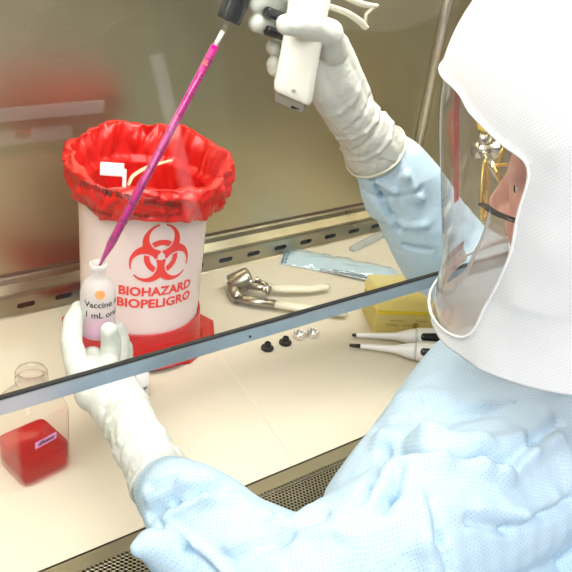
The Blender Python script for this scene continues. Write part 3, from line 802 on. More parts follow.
bw = [(.026,.8,.0),(.0292,1,.003),(.0295,1,.010),(.0295,1,zmt*.62),(.0285,.8,zmt*.68),(.0255,.5,zmt*.74),(.0205,.2,zmt*.80),(.0165,0,zmt*.845),(.0155,0,zmt*.87),(.0155,0,zmt*.89),(.0175,0,zmt*.90),(.0175,0,zmt*.915),(.0155,0,zmt*.92),(.0160,0,zmt*.95),(.0172,0,zmt*.96),(.0172,0,zmt*.972),(.0158,0,zmt*.98),(.0158,0,zmt),(.0140,0,zmt),(.0138,0,zmt*.9)]
bm = bmesh.new(); sring(bm, bw); obj('bottle_wall', bm, glassy('petg', (.97,.95,.95), 1.36, .02, (.9,.8,.8), .006), med)
zl = .035
bm = bmesh.new(); sring(bm, [(.0245,.8,.0015),(.0282,1,.004),(.0284,1,.012),(.0284,1,zl-.0005),(.0278,1,zl)], True, True)
redliq = glassy('red_medium', (.93,.17,.20), 1.6, .05, (.80,.02,.035), .18)
obj('red_liquid', bm, redliq, med)
# label on the right-hand near face
a_ = ang-pi/4; fx = V((cos(a_+0), sin(a_+0), 0)); fy = V((-sin(a_), cos(a_), 0))
# choose the face whose outward normal points right/near
faces = [(fx, fy), (fy, -fx), (-fx, -fy), (-fy, fx)]
fn_, ft_ = max(faces, key=lambda q: q[0].dot(right)-.3*q[0].dot(fwd))
if ft_.dot(right) < 0: ft_ = -ft_
lc = V((mb.x, mb.y, 0))+fn_*.0301+ft_*(-.003)+V((0,0,.057))
def lmap(x, y, off=0): return lc+ft_*(x*1.0)+V((0,0,y+.10*x))+fn_*off
bm = bmesh.new(); bm.faces.new([bm.verts.new(lmap(x, y)) for x, y in ((-.013,-.0045),(.013,-.0045),(.013,.0045),(-.013,.0045))]); decal_obj('pink_label', bm, pinkink, med)
bm = bmesh.new(); vf = text2d('diluent', .0075, 'CENTER', .0002); decal(bm, vf, lambda x, y: lmap(x*.95+y*.25, y-.0022, .0004)); decal_obj('label_writing', bm, blackink, med)

# small white cup behind the wrist
cpb = G(145, 402, .002)
cp = thing('white_vial', 'small white bottle with black printing standing behind the left wrist', 'bottle', (cpb.x, cpb.y, .002))
bm = bmesh.new(); MC = Matrix.Translation((cpb.x-.004, cpb.y+.016, .002)); lathe(bm, [(0,0),(.014,0),(.0165,.002),(.0165,.033),(.012,.040),(.009,.042),(.009,.050),(0,.050)], 36, MC); obj('vial_wall', bm, whiteclean, cp)
bm = bmesh.new(); ca = atan2(-cpb.y, -cpb.x)
for s_, z_ in (('A 1 mL', .012), ('oral 20', .020), ('LOT 8', .004)):
    vf = text2d(s_, .0065, 'CENTER', .0002); decal(bm, vf, lambda x, y: V((cpb.x-.004, cpb.y+.016, .002))+V((.0169*cos(ca+.35+x/.0169), .0169*sin(ca+.35+x/.0169), z_+y)))
decal_obj('vial_text', bm, blackink, cp)

# ------------------------------------------------------------------ the person
per = thing('person', 'person in pale blue gown, white respirator hood and white gloves filling a bottle', 'person', (.68,.24,-.915))
def pchild(name, me, m, parent=per):
    o = link(name, me, m, parent)
    if parent is per: o.matrix_parent_inverse = Matrix.Translation(-per.location)
    else: o.matrix_parent_inverse = Matrix.Identity(4)
    return o
HT, HBm = W(590, 56, .374), W(574, 296, .346)       # hood axis, top and hem
U = (HT-HBm).normalized(); HL = (HT-HBm).length
F0 = V((-.30, .95, 0)); F = (F0-U*F0.dot(U)).normalized(); Lf = U.cross(F)      # forward and the person's left
HC = HBm+U*HL*.5
print('hood axis', HT, HBm, HL, U, F)
# ---- gown
def c(px, py, y): return W(px, py, y)
bm = bmesh.new()
chain(bm, [(c(164,487,.487), .0275), (c(176,499,.470), .036), (c(196,515,.448), .043), (c(234,547,.41), .050), (c(300,600,.335), .060), (c(400,545,.315), .070), (c(520,478,.325), .080), (V((.76,.34,.12)), .080)])
# fabric pouch hanging below the cuff
chain(bm, [(c(168,518,.455), .024), (c(200,560,.42), .038), (c(260,620,.36), .055)])
chain(bm, [(c(137,549,.43), .008), (c(150,545,.43), .014), (c(178,556,.425), .028)])
# torso
chain(bm, [(c(497,410,.405), .098), (c(412,535,.352), .090), (V((.56,.20,-.08)), .125)])
chain(bm, [(c(560,405,.375), .075), (V((.80,.36,.16)), .07)])
chain(bm, [(c(420,690,.25), .11), (V((.52,.20,-.05)), .13)])
chain(bm, [(V((.75,.31,.08)), .10), (V((.64,.20,-.04)), .13), (V((.55,.19,-.16)), .145), (V((.58,.18,-.45)), .15), (V((.60,.17,-.72)), .16)])
# right arm
chain(bm, [(V((.86,.36,.13)), .080), (V((.91,.50,.11)), .066), (c(446,254,.66), .064), (c(414,205,.685), .056), (c(392,172,.695), .046), (c(380,158,.70), .0350)])
chain(bm, [(c(374,172,.695), .026), (c(385,200,.69), .030)])
gme = remesh(bm, .0031, 6, .5)
# creases located on the surface itself
bb = bmesh.new(); bb.from_mesh(gme); gb = BVHTree.FromBMesh(bb); bb.free()
def hit(px, py):
    h = gb.ray_cast(CAM, ray(px, py)); return h[0]
CR = []
def crease(pts, w, d):
    q = [hit(*p) for p in pts]; q = [p for p in q if p is not None]
    for a_, b_ in zip(q, q[1:]):
        if (a_-b_).length < .12: CR.append((a_, b_, w, d, (a_+b_)/2, (a_-b_).length/2+3*w))
# deep folds at the inner elbow and smaller ones around
crease([(395,452),(425,456),(455,455),(485,458),(508,464)], .009, -.034)
crease([(398,466),(440,468),(480,470),(505,476)], .010, .010)
crease([(385,438),(430,440),(480,444),(520,440)], .012, .010)
crease([(398,470),(392,490),(380,508)], .008, -.014)
crease([(385,452),(370,475),(360,500)], .008, -.010)
crease([(508,464),(535,440),(560,420)], .009, -.009)
crease([(500,475),(530,455),(556,440)], .008, .009)
crease([(430,500),(440,540),(450,572)], .007, -.007)
crease([(420,500),(425,540),(432,572)], .008, .006)
crease([(470,520),(510,530),(545,515),(572,500)], .008, -.007)
crease([(480,508),(520,516),(555,500)], .009, .007)
crease([(152,488),(175,482),(205,478)], .006, -.007)
crease([(152,500),(185,487),(212,486)], .006, .008)
crease([(150,515),(175,503),(205,492),(222,494)], .006, -.008)
crease([(170,512),(205,500),(240,500)], .006, .007)
crease([(160,525),(190,550),(215,575)], .0045, -.006)
crease([(165,520),(197,545),(225,572)], .0045, .005)
crease([(225,560),(280,540),(325,515)], .008, -.006)
crease([(230,545),(280,525),(310,510)], .008, .005)
crease([(262,512),(300,530),(350,535)], .007, .005)
crease([(360,190),(380,200),(420,190)], .006, -.006)
crease([(358,165),(375,182),(395,192)], .005, .006)
crease([(365,215),(390,222),(425,225)], .007, .006)
crease([(368,160),(372,178),(382,200),(400,230)], .006, -.008)
crease([(395,150),(405,175),(420,200)], .006, .006)
crease([(385,240),(405,245),(430,250)], .006, -.006)
crease([(350,420),(400,400),(450,395)], .010, .006)
crease([(375,430),(420,420),(500,415)], .010, -.005)
crease([(430,400),(480,405),(540,400)], .010, .005)
def gd(p, n):
    d = 0
    for a_, b_, w, dep, mid, R2 in CR:
        if (p-mid).length < R2:
            s = segdist(p, a_, b_)
            if s < 3*w: d += dep*exp(-(s/(w*(.62 if dep < 0 else .95)))**2)*(1.05 if dep < 0 else .85)
    wv_ = nvec(p*5)
    q = p*5.5+V((1,4,2))+wv_*.5; d += (.45-abs(noise.noise(q))*2)*.0055
    q = p*12+V((7,2,2))+wv_*.7; d += (.4-abs(noise.noise(q))*2)*.0026
    q = p*27+wv_*1.2; d += (.4-abs(noise.noise(q))*2)*.0011
    return d
displace(gme, gd)
gown = pchild('gown', gme, gownm)

# ---- gloves
def glove(name, palm, fingers, cuff, folds, cuffdir):
    bm = bmesh.new()
    for ch in palm: chain(bm, ch)
    for ch in fingers: chain(bm, ch)
    for ch in cuff: chain(bm, ch)
    me = remesh(bm, .0014, 5, .5)
    def gdisp(p, n):
        d = 0
        for a_, b_, w, dep in folds:
            s = segdist(p, a_, b_)
            if s < 3*w: d += dep*exp(-(s/w)**2)
        q = p*35+nvec(p*20)*.5; v = noise.voronoi(q)[0]
        k = cuffdir(p)
        d += (min(.35, v[1]-v[0])*.0030-.0008)*(.35+k)
        d += noise.noise(p*90)*.0005
        # rings of wrinkles around the wrist and forearm
        return d
    displace(me, gdisp)
    return pchild(name, me, glovem)
lw = c(126,414,.60)
lp = c(100,368,.672)
def F_(*a): return [(c(*q[:3]), q[3]) for q in a]
palmL = [F_((124,412,.60,.0235),(112,392,.64,.025),(104,378,.672,.024)), F_((118,416,.60,.022),(98,388,.64,.022),(88,372,.668,.018)), F_((130,410,.60,.022),(118,388,.65,.022),(116,378,.68,.018)), F_((104,380,.67,.016),(100,366,.69,.013)), F_((98,378,.675,.018),(93,358,.705,.0135)), F_((98,374,.68,.016),(98,360,.72,.013))]
fingL = [F_((92,394,.635,.018),(78,368,.665,.0135),(71,342,.695,.0118),(73,322,.715,.0110),(79,309,.735,.0095)),
         F_((104,378,.680,.0135),(110,358,.688,.0118),(111,342,.692,.0112),(109,331,.690,.0098)),
         F_((110,380,.69,.013),(119,358,.715,.0110),(121,340,.733,.0102),(118,329,.740,.0088)),
         F_((116,384,.70,.013),(124,364,.73,.0108),(125,347,.75,.0098),(119,340,.757,.0085)),
         F_((120,392,.70,.012),(128,376,.735,.0100),(128,364,.752,.009),(122,360,.758,.008))]
cuffL = [F_((125,412,.60,.0255),(134,432,.565,.0262),(147,456,.53,.0275),(159,476,.503,.0295),(163,482,.497,.030))]
def circfold(cn, ax, r, w, d, n=10):
    z = ax.normalized(); x = z.orthogonal().normalized(); y = z.cross(x); pts = [cn+(x*cos(2*pi*i/n)+y*sin(2*pi*i/n))*r for i in range(n)]
    return [(pts[i], pts[(i+1) % n], w, d) for i in range(n)]
fl_ = []
axL = c(158,476,.503)-c(125,412,.60)
for (x, y, yy, r, w, d) in ((121,404,.613,.026,.004,.0016),(126,416,.593,.0255,.003,-.002),(130,424,.58,.0265,.003,.002),(134,434,.562,.0262,.003,-.002),(141,447,.543,.027,.0035,.0018),(150,462,.52,.028,.003,-.0018),(155,470,.51,.029,.003,.0016)):
    tilt = V((random.uniform(-.25,.25), random.uniform(-.25,.25), random.uniform(-.25,.25)))
    fl_ += circfold(c(x, y, yy), axL.normalized()+tilt, r, w, d*.65)
L_cut = axL.normalized()
gl = glove('glove', palmL, fingL, cuffL, fl_, lambda p: max(0, min(1, (p-c(118,398,.62)).dot(L_cut)*12)))
gl['label'] = 'left glove gripping the vaccine bottle'

palmR = [F_((350,110,.70,.026),(336,82,.70,.026),(327,58,.703,.025)), F_((345,116,.70,.024),(326,90,.70,.020),(318,62,.705,.019)), F_((356,104,.70,.022),(346,76,.70,.020),(334,48,.70,.019)), F_((318,60,.715,.017),(312,35,.722,.014),(310,10,.725,.013))]
fingR = [F_((332,52,.690,.019),(326,34,.680,.0165),(306,25,.668,.0125),(288,24,.664,.0115),(272,22,.668,.0105)) and F_((332,50,.690,.018),(328,34,.680,.0165),(312,27,.668,.0135),(295,25,.664,.0115),(286,24.5,.665,.0105)),
         F_((312,6,.722,.013),(295,5,.725,.0112),(272,4,.718,.0108),(256,3,.708,.0100)),
         F_((312,22,.724,.013),(296,26,.728,.0112),(272,25,.718,.0108),(257,23,.706,.0096)),
         F_((314,42,.724,.0125),(298,48,.730,.0110),(281,49,.722,.0105),(274,47,.712,.0092)),
         F_((316,58,.722,.012),(300,66,.728,.0105),(282,68,.722,.0105),(274,64,.712,.0088),(275,68,.712,.009))]
cuffR = [F_((348,108,.70,.0285),(358,124,.70,.031),(368,138,.70,.0355),(374,149,.70,.0395))]
fr2 = []
axR = c(373,147,.70)-c(348,108,.70)
for (x, y, yy, r, w, d) in ((338,92,.70,.028,.004,.0012),(350,110,.70,.029,.003,-.0018),(355,119,.70,.030,.003,.0018),(361,128,.70,.033,.003,-.002),(366,136,.70,.035,.003,.0015)):
    tilt = V((random.uniform(-.25,.25), random.uniform(-.25,.25), random.uniform(-.25,.25)))
    fr2 += circfold(c(x, y, yy), axR.normalized()+tilt, r, w, d)
R_cut = axR.normalized()
gr_ = glove('glove', palmR, fingR, cuffR, fr2, lambda p: max(0, min(1, (p-c(340,98,.70)).dot(R_cut)*12)))
gr_['label'] = 'right glove holding the pipette controller'
def bead(px, ax, r, parent):
    z = ax.normalized(); x = z.orthogonal().normalized(); y = z.cross(x); cn = px
    bm = bmesh.new(); n = 64; ring = []
    for i in range(n):
        t = 2*pi*i/n; rr = r*(1+.05*noise.noise(V((cos(t)*2, sin(t)*2, 5)))); ctr_ = cn+(x*cos(t)+y*sin(t))*rr+z*.003*noise.noise(V((cos(t)*1.5, sin(t)*1.5, 1)))
        rad = (x*cos(t)+y*sin(t)); ring.append([bm.verts.new(ctr_+(rad*cos(2*pi*k/8)+z*sin(2*pi*k/8))*.0017) for k in range(8)])
    for i in range(n):
        A, B = ring[i], ring[(i+1) % n]
        for k in range(8): bm.faces.new((A[k], A[(k+1) % 8], B[(k+1) % 8], B[k]))
    me = bpy.data.meshes.new('cuff_bead'); bmesh.ops.recalc_face_normals(bm, faces=bm.faces[:]); bm.to_mesh(me); bm.free()
    return pchild('cuff_bead', me, glovecuff, parent)

bead(c(162.5,482,.4975), axL, .0305, gl)
bead(c(375.5,151,.70), axR, .0400, gr_)

# ---- hood
visor_top, visor_bot = None, None
def hood_r(th, s):
    """radius factor; th = 0 forward, + towards the person's left; s = 0 hem .. 1 crown level"""
    f = .1185
    f += .012*(1-cos(th))*.5*1.6            # deeper at the back
    if s < .25: f += .009*((.25-s)/.25)**1.3
    return f
def hood_pt(th, h, off=0):
    """h in metres above the hem along the axis"""
    s = h/HL
    top = HL*1.02
    r = hood_r(th, s)+off
    if h > HL*.80:
        q = (h-HL*.80)/(HL*.62); q = min(q, 1); r *= sqrt(max(0, 1-q**2.1)); 
    p = HBm+U*h+F*(cos(th)*r)+Lf*(sin(th)*r)
    # chin sweep: the hem hangs lower in front
    return p
def proj(p):
    q = p-CAM; return V((286+FPX*q.dot(right)/q.dot(fwd), 286+FPX*q.dot(down)/q.dot(fwd)))
# opening outline (near side seen in the photograph) expressed in (theta, h), mirrored for the far side
def inv(px, py):
    best = None
    for i in range(0, 141):
        th = radians(i)
        for j in range(0, 120):
            h = HL*1.15*j/119
            q = proj(hood_pt(th, h)); d = (q.x-px)**2+(q.y-py)**2
            if best is None or d < best[0]: best = (d, th, h)
    return best
edge_px = [(453,84),(471,113),(501,143),(528,168),(520,214),(510,258),(488,304),(460,337)]
edge = [inv(*p) for p in edge_px]
print('edge', [(round(e[0],1), round(math.degrees(e[1])), round(e[2],3)) for e in edge])
side_pts = [(e[1], e[2]) for e in edge]
up0 = side_pts[0]
poly_half = [(0.0, side_pts[0][1]-.003)]+[p for p in side_pts if p[0] > .12]+[(.45, side_pts[-1][1]-.012), (.0, side_pts[-1][1]-.016)]
pp_ = smoothpath([V((a_, b_*8.6, 0)) for a_, b_ in poly_half], 8)
half = [(max(0, p.x), p.y/8.6) for p in pp_]
POLY = half+[(-a_, b_) for a_, b_ in reversed(half[1:-1])]
def inside(th, h):
    c_ = False; n = len(POLY)
    for i in range(n):
        (x0, y0), (x1, y1) = POLY[i], POLY[(i+1) % n]
        if (y0 > h) != (y1 > h) and th < (x1-x0)*(h-y0)/(y1-y0)+x0: c_ = not c_
    return c_
def nearest(th, h):
    best = (9, None); n = len(POLY)
    for i in range(n):
        (x0, y0), (x1, y1) = POLY[i], POLY[(i+1) % n]
        ax_, ay_, bx_, by_ = x0, y0*8.6, x1, y1*8.6; px_, py_ = th, h*8.6
        L2 = (bx_-ax_)**2+(by_-ay_)**2
        t = 0 if L2 == 0 else max(0, min(1, ((px_-ax_)*(bx_-ax_)+(py_-ay_)*(by_-ay_))/L2))
        qx, qy = ax_+(bx_-ax_)*t, ay_+(by_-ay_)*t; d = (px_-qx)**2+(py_-qy)**2
        if d < best[0]: best = (d, (qx, qy/8.6))
    return sqrt(best[0]), best[1]
bm = bmesh.new()
NT, NH = 320, 190
HTOT = HL*1.42
def hood_disp(th, h):
    p = hood_pt(th, h)
    k = min(1, nearest(th, h)[0]*.116/.02) if abs(th) < 2.2 and h < .3 else 1
    wv_ = nvec(p*5)
    d = (.4-abs(noise.noise(p*6+wv_*.5))*2)*.006*k + (.4-abs(noise.noise(p*14+wv_))*2)*.0025*k
    d += noise.noise(p*30)*.0006
    if abs(th) < 2.2 and h < .27: d = max(d, -.0002)
    return d
gh = {}
for i in range(NT):
    th = -pi+2*pi*i/NT
    for j in range(NH+1):
        h = -.006+HTOT*j/NH
        gh[(i, j)] = (th, h)
vm = {}
def hv(i, j):
    i %= NT
    if (i, j) not in vm:
        th, h = gh[(i, j)]; vm[(i, j)] = bm.verts.new(hood_pt(th, h, hood_disp(th, h)))
    return vm[(i, j)]
for i in range(NT):
    for j in range(NH):
        th, h = gh[(i, j)]; thc = th+pi/NT; hc_ = h+HTOT/NH/2
        if abs(thc) < 1.9 and inside(thc, hc_): continue
        r_here = hood_pt(th, h)-(HBm+U*h)
        if r_here.length < .002: continue
        try: bm.faces.new((hv(i, j), hv(i+1, j), hv(i+1, j+1), hv(i, j+1)))
        except ValueError: pass
# snap the stair-stepped opening edge onto the smooth outline
for (i, j), v in vm.items():
    if v.is_boundary:
        th, h = gh[(i, j)]; d_, q_ = nearest(th, h)
        if d_ < .06 and abs(th) < 2: v.co = hood_pt(q_[0], q_[1], .0012)
bmesh.ops.recalc_face_normals(bm, faces=bm.faces[:])
hme = bpy.data.meshes.new('hood'); bm.to_mesh(hme); bm.free()
hood = pchild('hood', hme, hoodm)
md = hood.modifiers.new('thick', 'SOLIDIFY'); md.thickness = .0012; md.offset = -1
# binding around the opening and along the hem
bm = bmesh.new()
pts = [hood_pt(a_, b_, .0012) for a_, b_ in POLY]; tube(bm, pts+[pts[0]], .0012, 8)
me = bpy.data.meshes.new('opening_trim'); bmesh.ops.recalc_face_normals(bm, faces=bm.faces[:]); bm.to_mesh(me); bm.free(); pchild('opening_trim', me, whiteclean, hood)
# visor
bm = bmesh.new(); n1_, n2_ = 80, 50; gv_ = []
vw = max(a_ for a_, b_ in POLY)+.08; vh0 = min(b_ for a_, b_ in POLY)-.004; vh1 = max(b_ for a_, b_ in POLY)+.006
for j in range(n2_+1):
    h = vh0+(vh1-vh0)*j/n2_
    gv_.append([bm.verts.new(hood_pt(-vw+2*vw*i/n1_, h, -.0030)) for i in range(n1_+1)])
for j in range(n2_):
    for i in range(n1_): bm.faces.new((gv_[j][i], gv_[j][i+1], gv_[j+1][i+1], gv_[j+1][i]))
me = bpy.data.meshes.new('visor'); bmesh.ops.recalc_face_normals(bm, faces=bm.faces[:]); bm.to_mesh(me); bm.free()
pchild('visor', me, glassy('visor_film', (.96,.95,.95), 1.5, .02, (.9,.85,.85), .03), hood)
# inner neck seal: band and shroud below the face
bp_pts = sorted([(q[1], q[2]) for q in (inv(*p) for p in ((437,297),(460,283),(476,252),(485,222)))])
q1_, q2_, q3_ = inv(503,233), inv(507,258), inv(505,285)
bp_end = [(bp_pts[-1][0]+.004, bp_pts[-1][1]), (max(q1_[1], bp_pts[-1][0]+.05), q1_[2]), (max(q2_[1], q1_[1]+.02), q2_[2]), (max(q3_[1], q2_[1]+.02), q3_[2]), (2.2, .02)]; print('band', bp_pts, bp_end)
def band_h(th):
    t = abs(th); P2 = [(0, bp_pts[0][1]-.004)]+bp_pts+bp_end
    for (t0, h0), (t1, h1) in zip(P2, P2[1:]):
        if t <= t1: return h0+(h1-h0)*((t-t0)/max(1e-6, t1-t0))
    return P2[-1][1]
bm = bmesh.new(); gs = []
for j in range(13):
    q = j/12; row = []
    for i in range(65):
        th = radians(-8)+radians(128)*i/64; hb = band_h(th)
        row.append(bm.verts.new(hood_pt(th, hb*(1-q)-.004*q, -.006-.006*sin(pi*q))))
    gs.append(row)
for j in range(12):
    for i in range(64): bm.faces.new((gs[j][i], gs[j][i+1], gs[j+1][i+1], gs[j+1][i]))
me = bpy.data.meshes.new('neck_shroud'); bm.to_mesh(me); bm.free(); pchild('neck_shroud', me, glassy('shroud_film', (.93,.88,.84), 1.3, .3, (.80,.73,.66), .62), hood)
bm = bmesh.new(); gs = []
for q in (0, 1): gs.append([bm.verts.new(hood_pt(th, band_h(th)+.010*q, -.0055)) for th in [radians(-8)+(bp_pts[-1][0]-radians(-8))*i/64 for i in range(65)]])
for i in range(64): bm.faces.new((gs[0][i], gs[0][i+1], gs[1][i+1], gs[1][i]))
me = bpy.data.meshes.new('seal_band'); bm.to_mesh(me); bm.free(); pchild('seal_band', me, mat('band_grey', (.58,.55,.52), .5), hood)
# red strip on the far half of the visor
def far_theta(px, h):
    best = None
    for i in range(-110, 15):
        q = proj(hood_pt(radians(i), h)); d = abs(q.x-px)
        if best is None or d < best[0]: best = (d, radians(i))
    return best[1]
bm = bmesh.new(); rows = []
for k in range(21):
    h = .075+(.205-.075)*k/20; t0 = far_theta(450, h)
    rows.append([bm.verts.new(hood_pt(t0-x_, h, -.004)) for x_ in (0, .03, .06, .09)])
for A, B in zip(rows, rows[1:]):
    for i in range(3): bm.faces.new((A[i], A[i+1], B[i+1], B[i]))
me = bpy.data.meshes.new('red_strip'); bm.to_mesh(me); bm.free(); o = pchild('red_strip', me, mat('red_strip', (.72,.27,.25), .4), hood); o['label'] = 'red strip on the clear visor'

# ---- head (body) inside the hood
E_ = HBm+U*(HL*.5)-F*.014                        # eye level on the axis
def hp(f, l, u): return E_+F*f+Lf*l+U*u
bm = bmesh.new()
capsule(bm, hp(-.025,0,.035), hp(-.025,0,.030), .078, .078, 1.12, F)
capsule(bm, hp(.012,0,-.005), hp(.010,0,-.060), .062, .048)
capsule(bm, hp(.035,0,-.088), hp(.020,0,-.085), .024, .03)
for s in (-1, 1):
    capsule(bm, hp(.045,.030*s,-.030), hp(.025,.040*s,-.045), .022, .026)
    capsule(bm, hp(.060,.012*s,.024), hp(.050,.042*s,.022), .011, .012)
    capsule(bm, hp(-.020,.072*s,-.01), hp(-.026,.074*s,.018), .010, .014)
    capsule(bm, hp(.078,.009*s,-.034), hp(.070,.006*s,-.030), .007, .008)
capsule(bm, hp(.066,0,.012), hp(.086,0,-.028), .0075, .0105)
capsule(bm, hp(.062,-.016,-.058), hp(.062,.016,-.058), .0075, .0075)
capsule(bm, hp(.060,-.014,-.068), hp(.060,.014,-.068), .0078, .0078)
capsule(bm, hp(-.02,0,-.05), hp(-.035,0,-.135), .052, .055)
bmE = remesh(bm, .0022, 5, .5)
def eye_dent(p, n):
    d = 0
    for s in (-1, 1):
        q = (p-hp(.060,.030*s,.004)).length
        d -= .006*exp(-(q/.012)**2)
    return d
displace(bmE, eye_dent)
body = pchild('body', bmE, skin)
for s in (-1, 1):
    bm = bmesh.new(); r = bmesh.ops.create_uvsphere(bm, u_segments=20, v_segments=12, radius=.0115); bmesh.ops.translate(bm, verts=r['verts'], vec=hp(.0475,.030*s,.004))
    me = bpy.data.meshes.new('eye'); bm.to_mesh(me); bm.free(); pchild('eye', me, whiteclean, body)
    bm = bmesh.new(); lathe(bm, [(0,.0009),(.005,.0004),(.0055,0)], 20, frame_to(hp(.0587,.030*s,.003), hp(.08,.030*s,.001))); me = bpy.data.meshes.new('iris'); bm.to_mesh(me); bm.free(); pchild('iris', me, mat('iris_brown', (.08,.04,.02), .2), body)
bm = bmesh.new(); capsule(bm, hp(-.032,0,.043), hp(-.034,0,.036), .079, .079, 1.10, F); capsule(bm, hp(-.06,0,-.01), hp(-.06,0,-.05), .06, .05); hm = remesh(bm, .003, 4)
displace(hm, lambda p, n: noise.noise(p*80)*.002)
pchild('hair', hm, mat('hair', (.16,.09,.05), .6), body)
# glasses
gls = thing('glasses', 'black safety glasses with gold lens rim worn inside the hood visor', 'glasses', hp(.075,0,0))
for s in (-1, 1):
    cx_ = hp(.085,.036*s,-.002); out = (F*.94+Lf*.34*s).normalized(); xx = U.cross(out).normalized()
    bm = bmesh.new(); ring = [cx_+xx*(.027*cos(2*pi*k/40))+U*(.0265*sin(2*pi*k/40)) for k in range(40)]
    tube(bm, ring+[ring[0], ring[1]], .0016, 8, False); obj('lens_rim', bm, mat('gold_rim', (.80,.62,.18), .3, .7), gls)
    bm = bmesh.new(); rr = [bm.verts.new(p) for p in ring]; bm.faces.new(rr); obj('lens', bm, glassy('lens_clear', (.93,.92,.85), 1.5), gls, False)
    tp = smoothpath([cx_+xx*(.027*(1 if (cx_+xx*.027-E_).dot(Lf)*s > (cx_-E_).dot(Lf)*s else -1)), hp(.050,.080*s,.0), hp(.0,.093*s,-.001), hp(-.03,.093*s,-.004), hp(-.05,.090*s,-.012)], 6)
    bm = bmesh.new(); tube(bm, tp, .0034, 10, True, .45, U); obj('temple_arm', bm, blackp, gls)
    bm = bmesh.new(); 
bm = bmesh.new(); tube(bm, smoothpath([hp(.084,-.012,.004), hp(.092,0,.006), hp(.084,.012,.004)], 4), .0016, 8); obj('nose_bridge', bm, mat('gold_rim', (.8,.62,.18)), gls)
# lower legs / feet below the frame
bm = bmesh.new()
for s in (-1, 1):
    pts = [(V((.60+.10*s,.17,-.55)), .075), (V((.61+.10*s,.18,-.72)), .06), (V((.62+.10*s,.16,-.86)), .045)]
    chain(bm, pts); capsule(bm, V((.62+.10*s,.15,-.875)), V((.60+.10*s,.29,-.88)), .036, .03)
pchild('trousers', remesh(bm, .008, 4), mat('scrubs', (.15,.25,.42), .8))

# ------------------------------------------------------------------ things in the room behind the camera, seen only mirrored in the sash and steel
def mirrored(px, py, ym, y):
    """point at depth y met by the view ray through a pixel after bouncing off the plane y = ym"""
    d = ray(px, py); t1 = ym/d.y; h = CAM+d*t1; t2 = (ym-y)/d.y
    return h+V((d.x, -d.y, d.z))*t2
YQ = -.75
q0 = mirrored(0, 0, YS, YQ); q1 = mirrored(112, 330, YS, YQ); print('mirror', q0, q1)
for nm_, pt_ in (('lensnear', hp(.078,.034,-.002)), ('noset', hp(.096,0,-.028)), ('eyenear', hp(.063,.03,.004)), ('ear', hp(-.02,.072,.0)), ('cheek', hp(.045,.05,-.03))): print(nm_, proj(pt_))
YQ = -1.15
def mp_(px, py): return mirrored(px, py, YS, YQ)
A_, B_ = mp_(-40, 103), mp_(104, 118); zt_ = mp_(50, 109).z
print('bench', A_, B_)
bch = thing('lab_bench', 'reddish brown lab bench with a pale rail mirrored faintly in the glass at upper left', 'bench', (A_.x, YQ, -.915))
x0_, x1_ = mp_(-60, 110).x, mp_(104, 108).x
zA, zB = mp_(50, 105).z, mp_(50, 117).z
bm = bmesh.new(); box(bm, ((x0_+x1_)/2, YQ-.25, (zA+zB)/2), (x1_-x0_, .498, zA-zB-.002)); obj('bench_top', bm, mat('bench_red', (.30,.06,.05), .5), bch, False)
bm = bmesh.new(); box(bm, ((x0_+x1_)/2, YQ+.006, (zA+zB)/2), (x1_-x0_, .012, zA-zB)); obj('front_rail', bm, whiteclean, bch, False)
x2_ = mp_(75, 130).x; zC = mp_(40, 122).z; zD = mp_(40, 144).z
bm = bmesh.new(); box(bm, ((x0_+x2_)/2, YQ-.24, (zC+zD)/2), (x2_-x0_, .46, zC-zD)); dr = obj('drawer', bm, mat('mauve_panel', (.72,.60,.64), .5), bch, False)
p0_, p1_ = mp_(18, 137), mp_(33, 130)
bm = bmesh.new(); box(bm, ((p0_.x+p1_.x)/2, YQ-.006, (p0_.z+p1_.z)/2), (abs(p1_.x-p0_.x), .006, abs(p1_.z-p0_.z))); h_ = obj('label_holder', bm, mat('red_tag', (.55,.06,.05), .5), None, False); sub(h_, dr)
bm = bmesh.new(); box(bm, ((x0_+x1_)/2-.02, YQ-.26, (zD-.915)/2), (x1_-x0_-.04, .44, zD+.91)); obj('bench_body', bm, mat('brown_body', (.50,.10,.07), .5), bch, False)
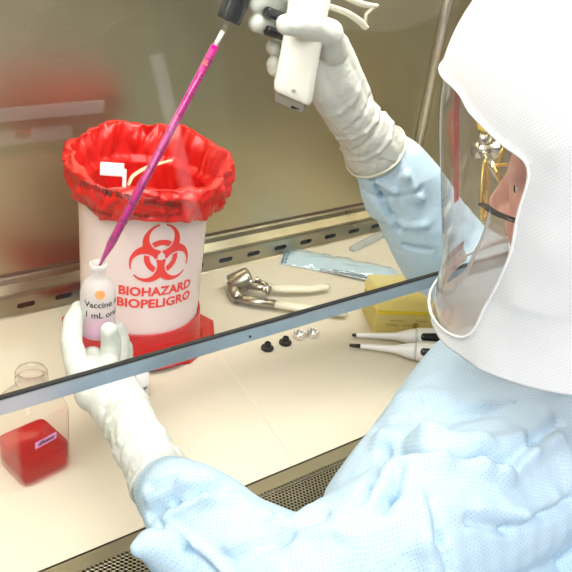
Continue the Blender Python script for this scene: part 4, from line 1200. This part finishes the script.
# tall pale board, added so that a slanting streak mirrors in the sash
pa, pb_ = mirrored(157, 55, YS, -1.35), mirrored(188, 190, YS, -1.20)
bm = bmesh.new(); ax_ = (pa-pb_).normalized(); pb2 = pb_-ax_*((pb_.z+.905)/ax_.z); M4 = frame_to(pb2, pa); box(bm, (0,0,(pa-pb2).length/2), (.06,.02,(pa-pb2).length), M4, .004)
tag(obj('streak_post', bm, whiteclean, None, False), 'added pale post giving a slanting streak in the glass above the red bag', 'post')
bm = bmesh.new(); box(bm, (.5,-1.95,.4), (6,.1,2.7)); struct(obj('wall_front', bm, mat('lab_paint', (.22,.22,.19), .8), smooth=False))

# ------------------------------------------------------------------ light
w = bpy.data.worlds.new('World'); S.world = w; w.use_nodes = True
bg = w.node_tree.nodes['Background']; bg.inputs[0].default_value = (.97,.98,1,1); bg.inputs[1].default_value = .46
def area(name, loc, target, size, power, col=(1,1,1), sy=None):
    l = bpy.data.lights.new(name, 'AREA'); l.shape = 'RECTANGLE'; l.size = size; l.size_y = sy or size; l.energy = power; l.color = col
    o = bpy.data.objects.new(name, l); COL.objects.link(o); o.location = loc
    o.rotation_euler = (V(target)-V(loc)).to_track_quat('-Z', 'Y').to_euler(); return o
area('cabinet_lamp', (.48,.66,.76), (.48,.78,0), 1.2, 7.5, (1,.97,.90), .12)
area('ceiling_light', (-.08,-.5,1.42), (.55,.4,.1), 1.2, 21, (1,.99,.97), .9)
sl = bpy.data.lights.new('added_bench_spot', 'SPOT'); sl.energy = 720; sl.spot_size = radians(44); sl.spot_blend = .4; sl.shadow_soft_size = .1  # added spot without a real lamp, brightens the bench mirrored in the sash
so = bpy.data.objects.new('added_bench_spot', sl); COL.objects.link(so); so.location = (1.1, -.25, 1.3); so.rotation_euler = (V((.85, -1.15, -.15))-so.location).to_track_quat('-Z', 'Y').to_euler()
S.view_settings.view_transform = 'Standard'; S.view_settings.look = 'None'; S.view_settings.gamma = 1; S.view_settings.use_curve_mapping = False
S.view_settings.exposure = .35
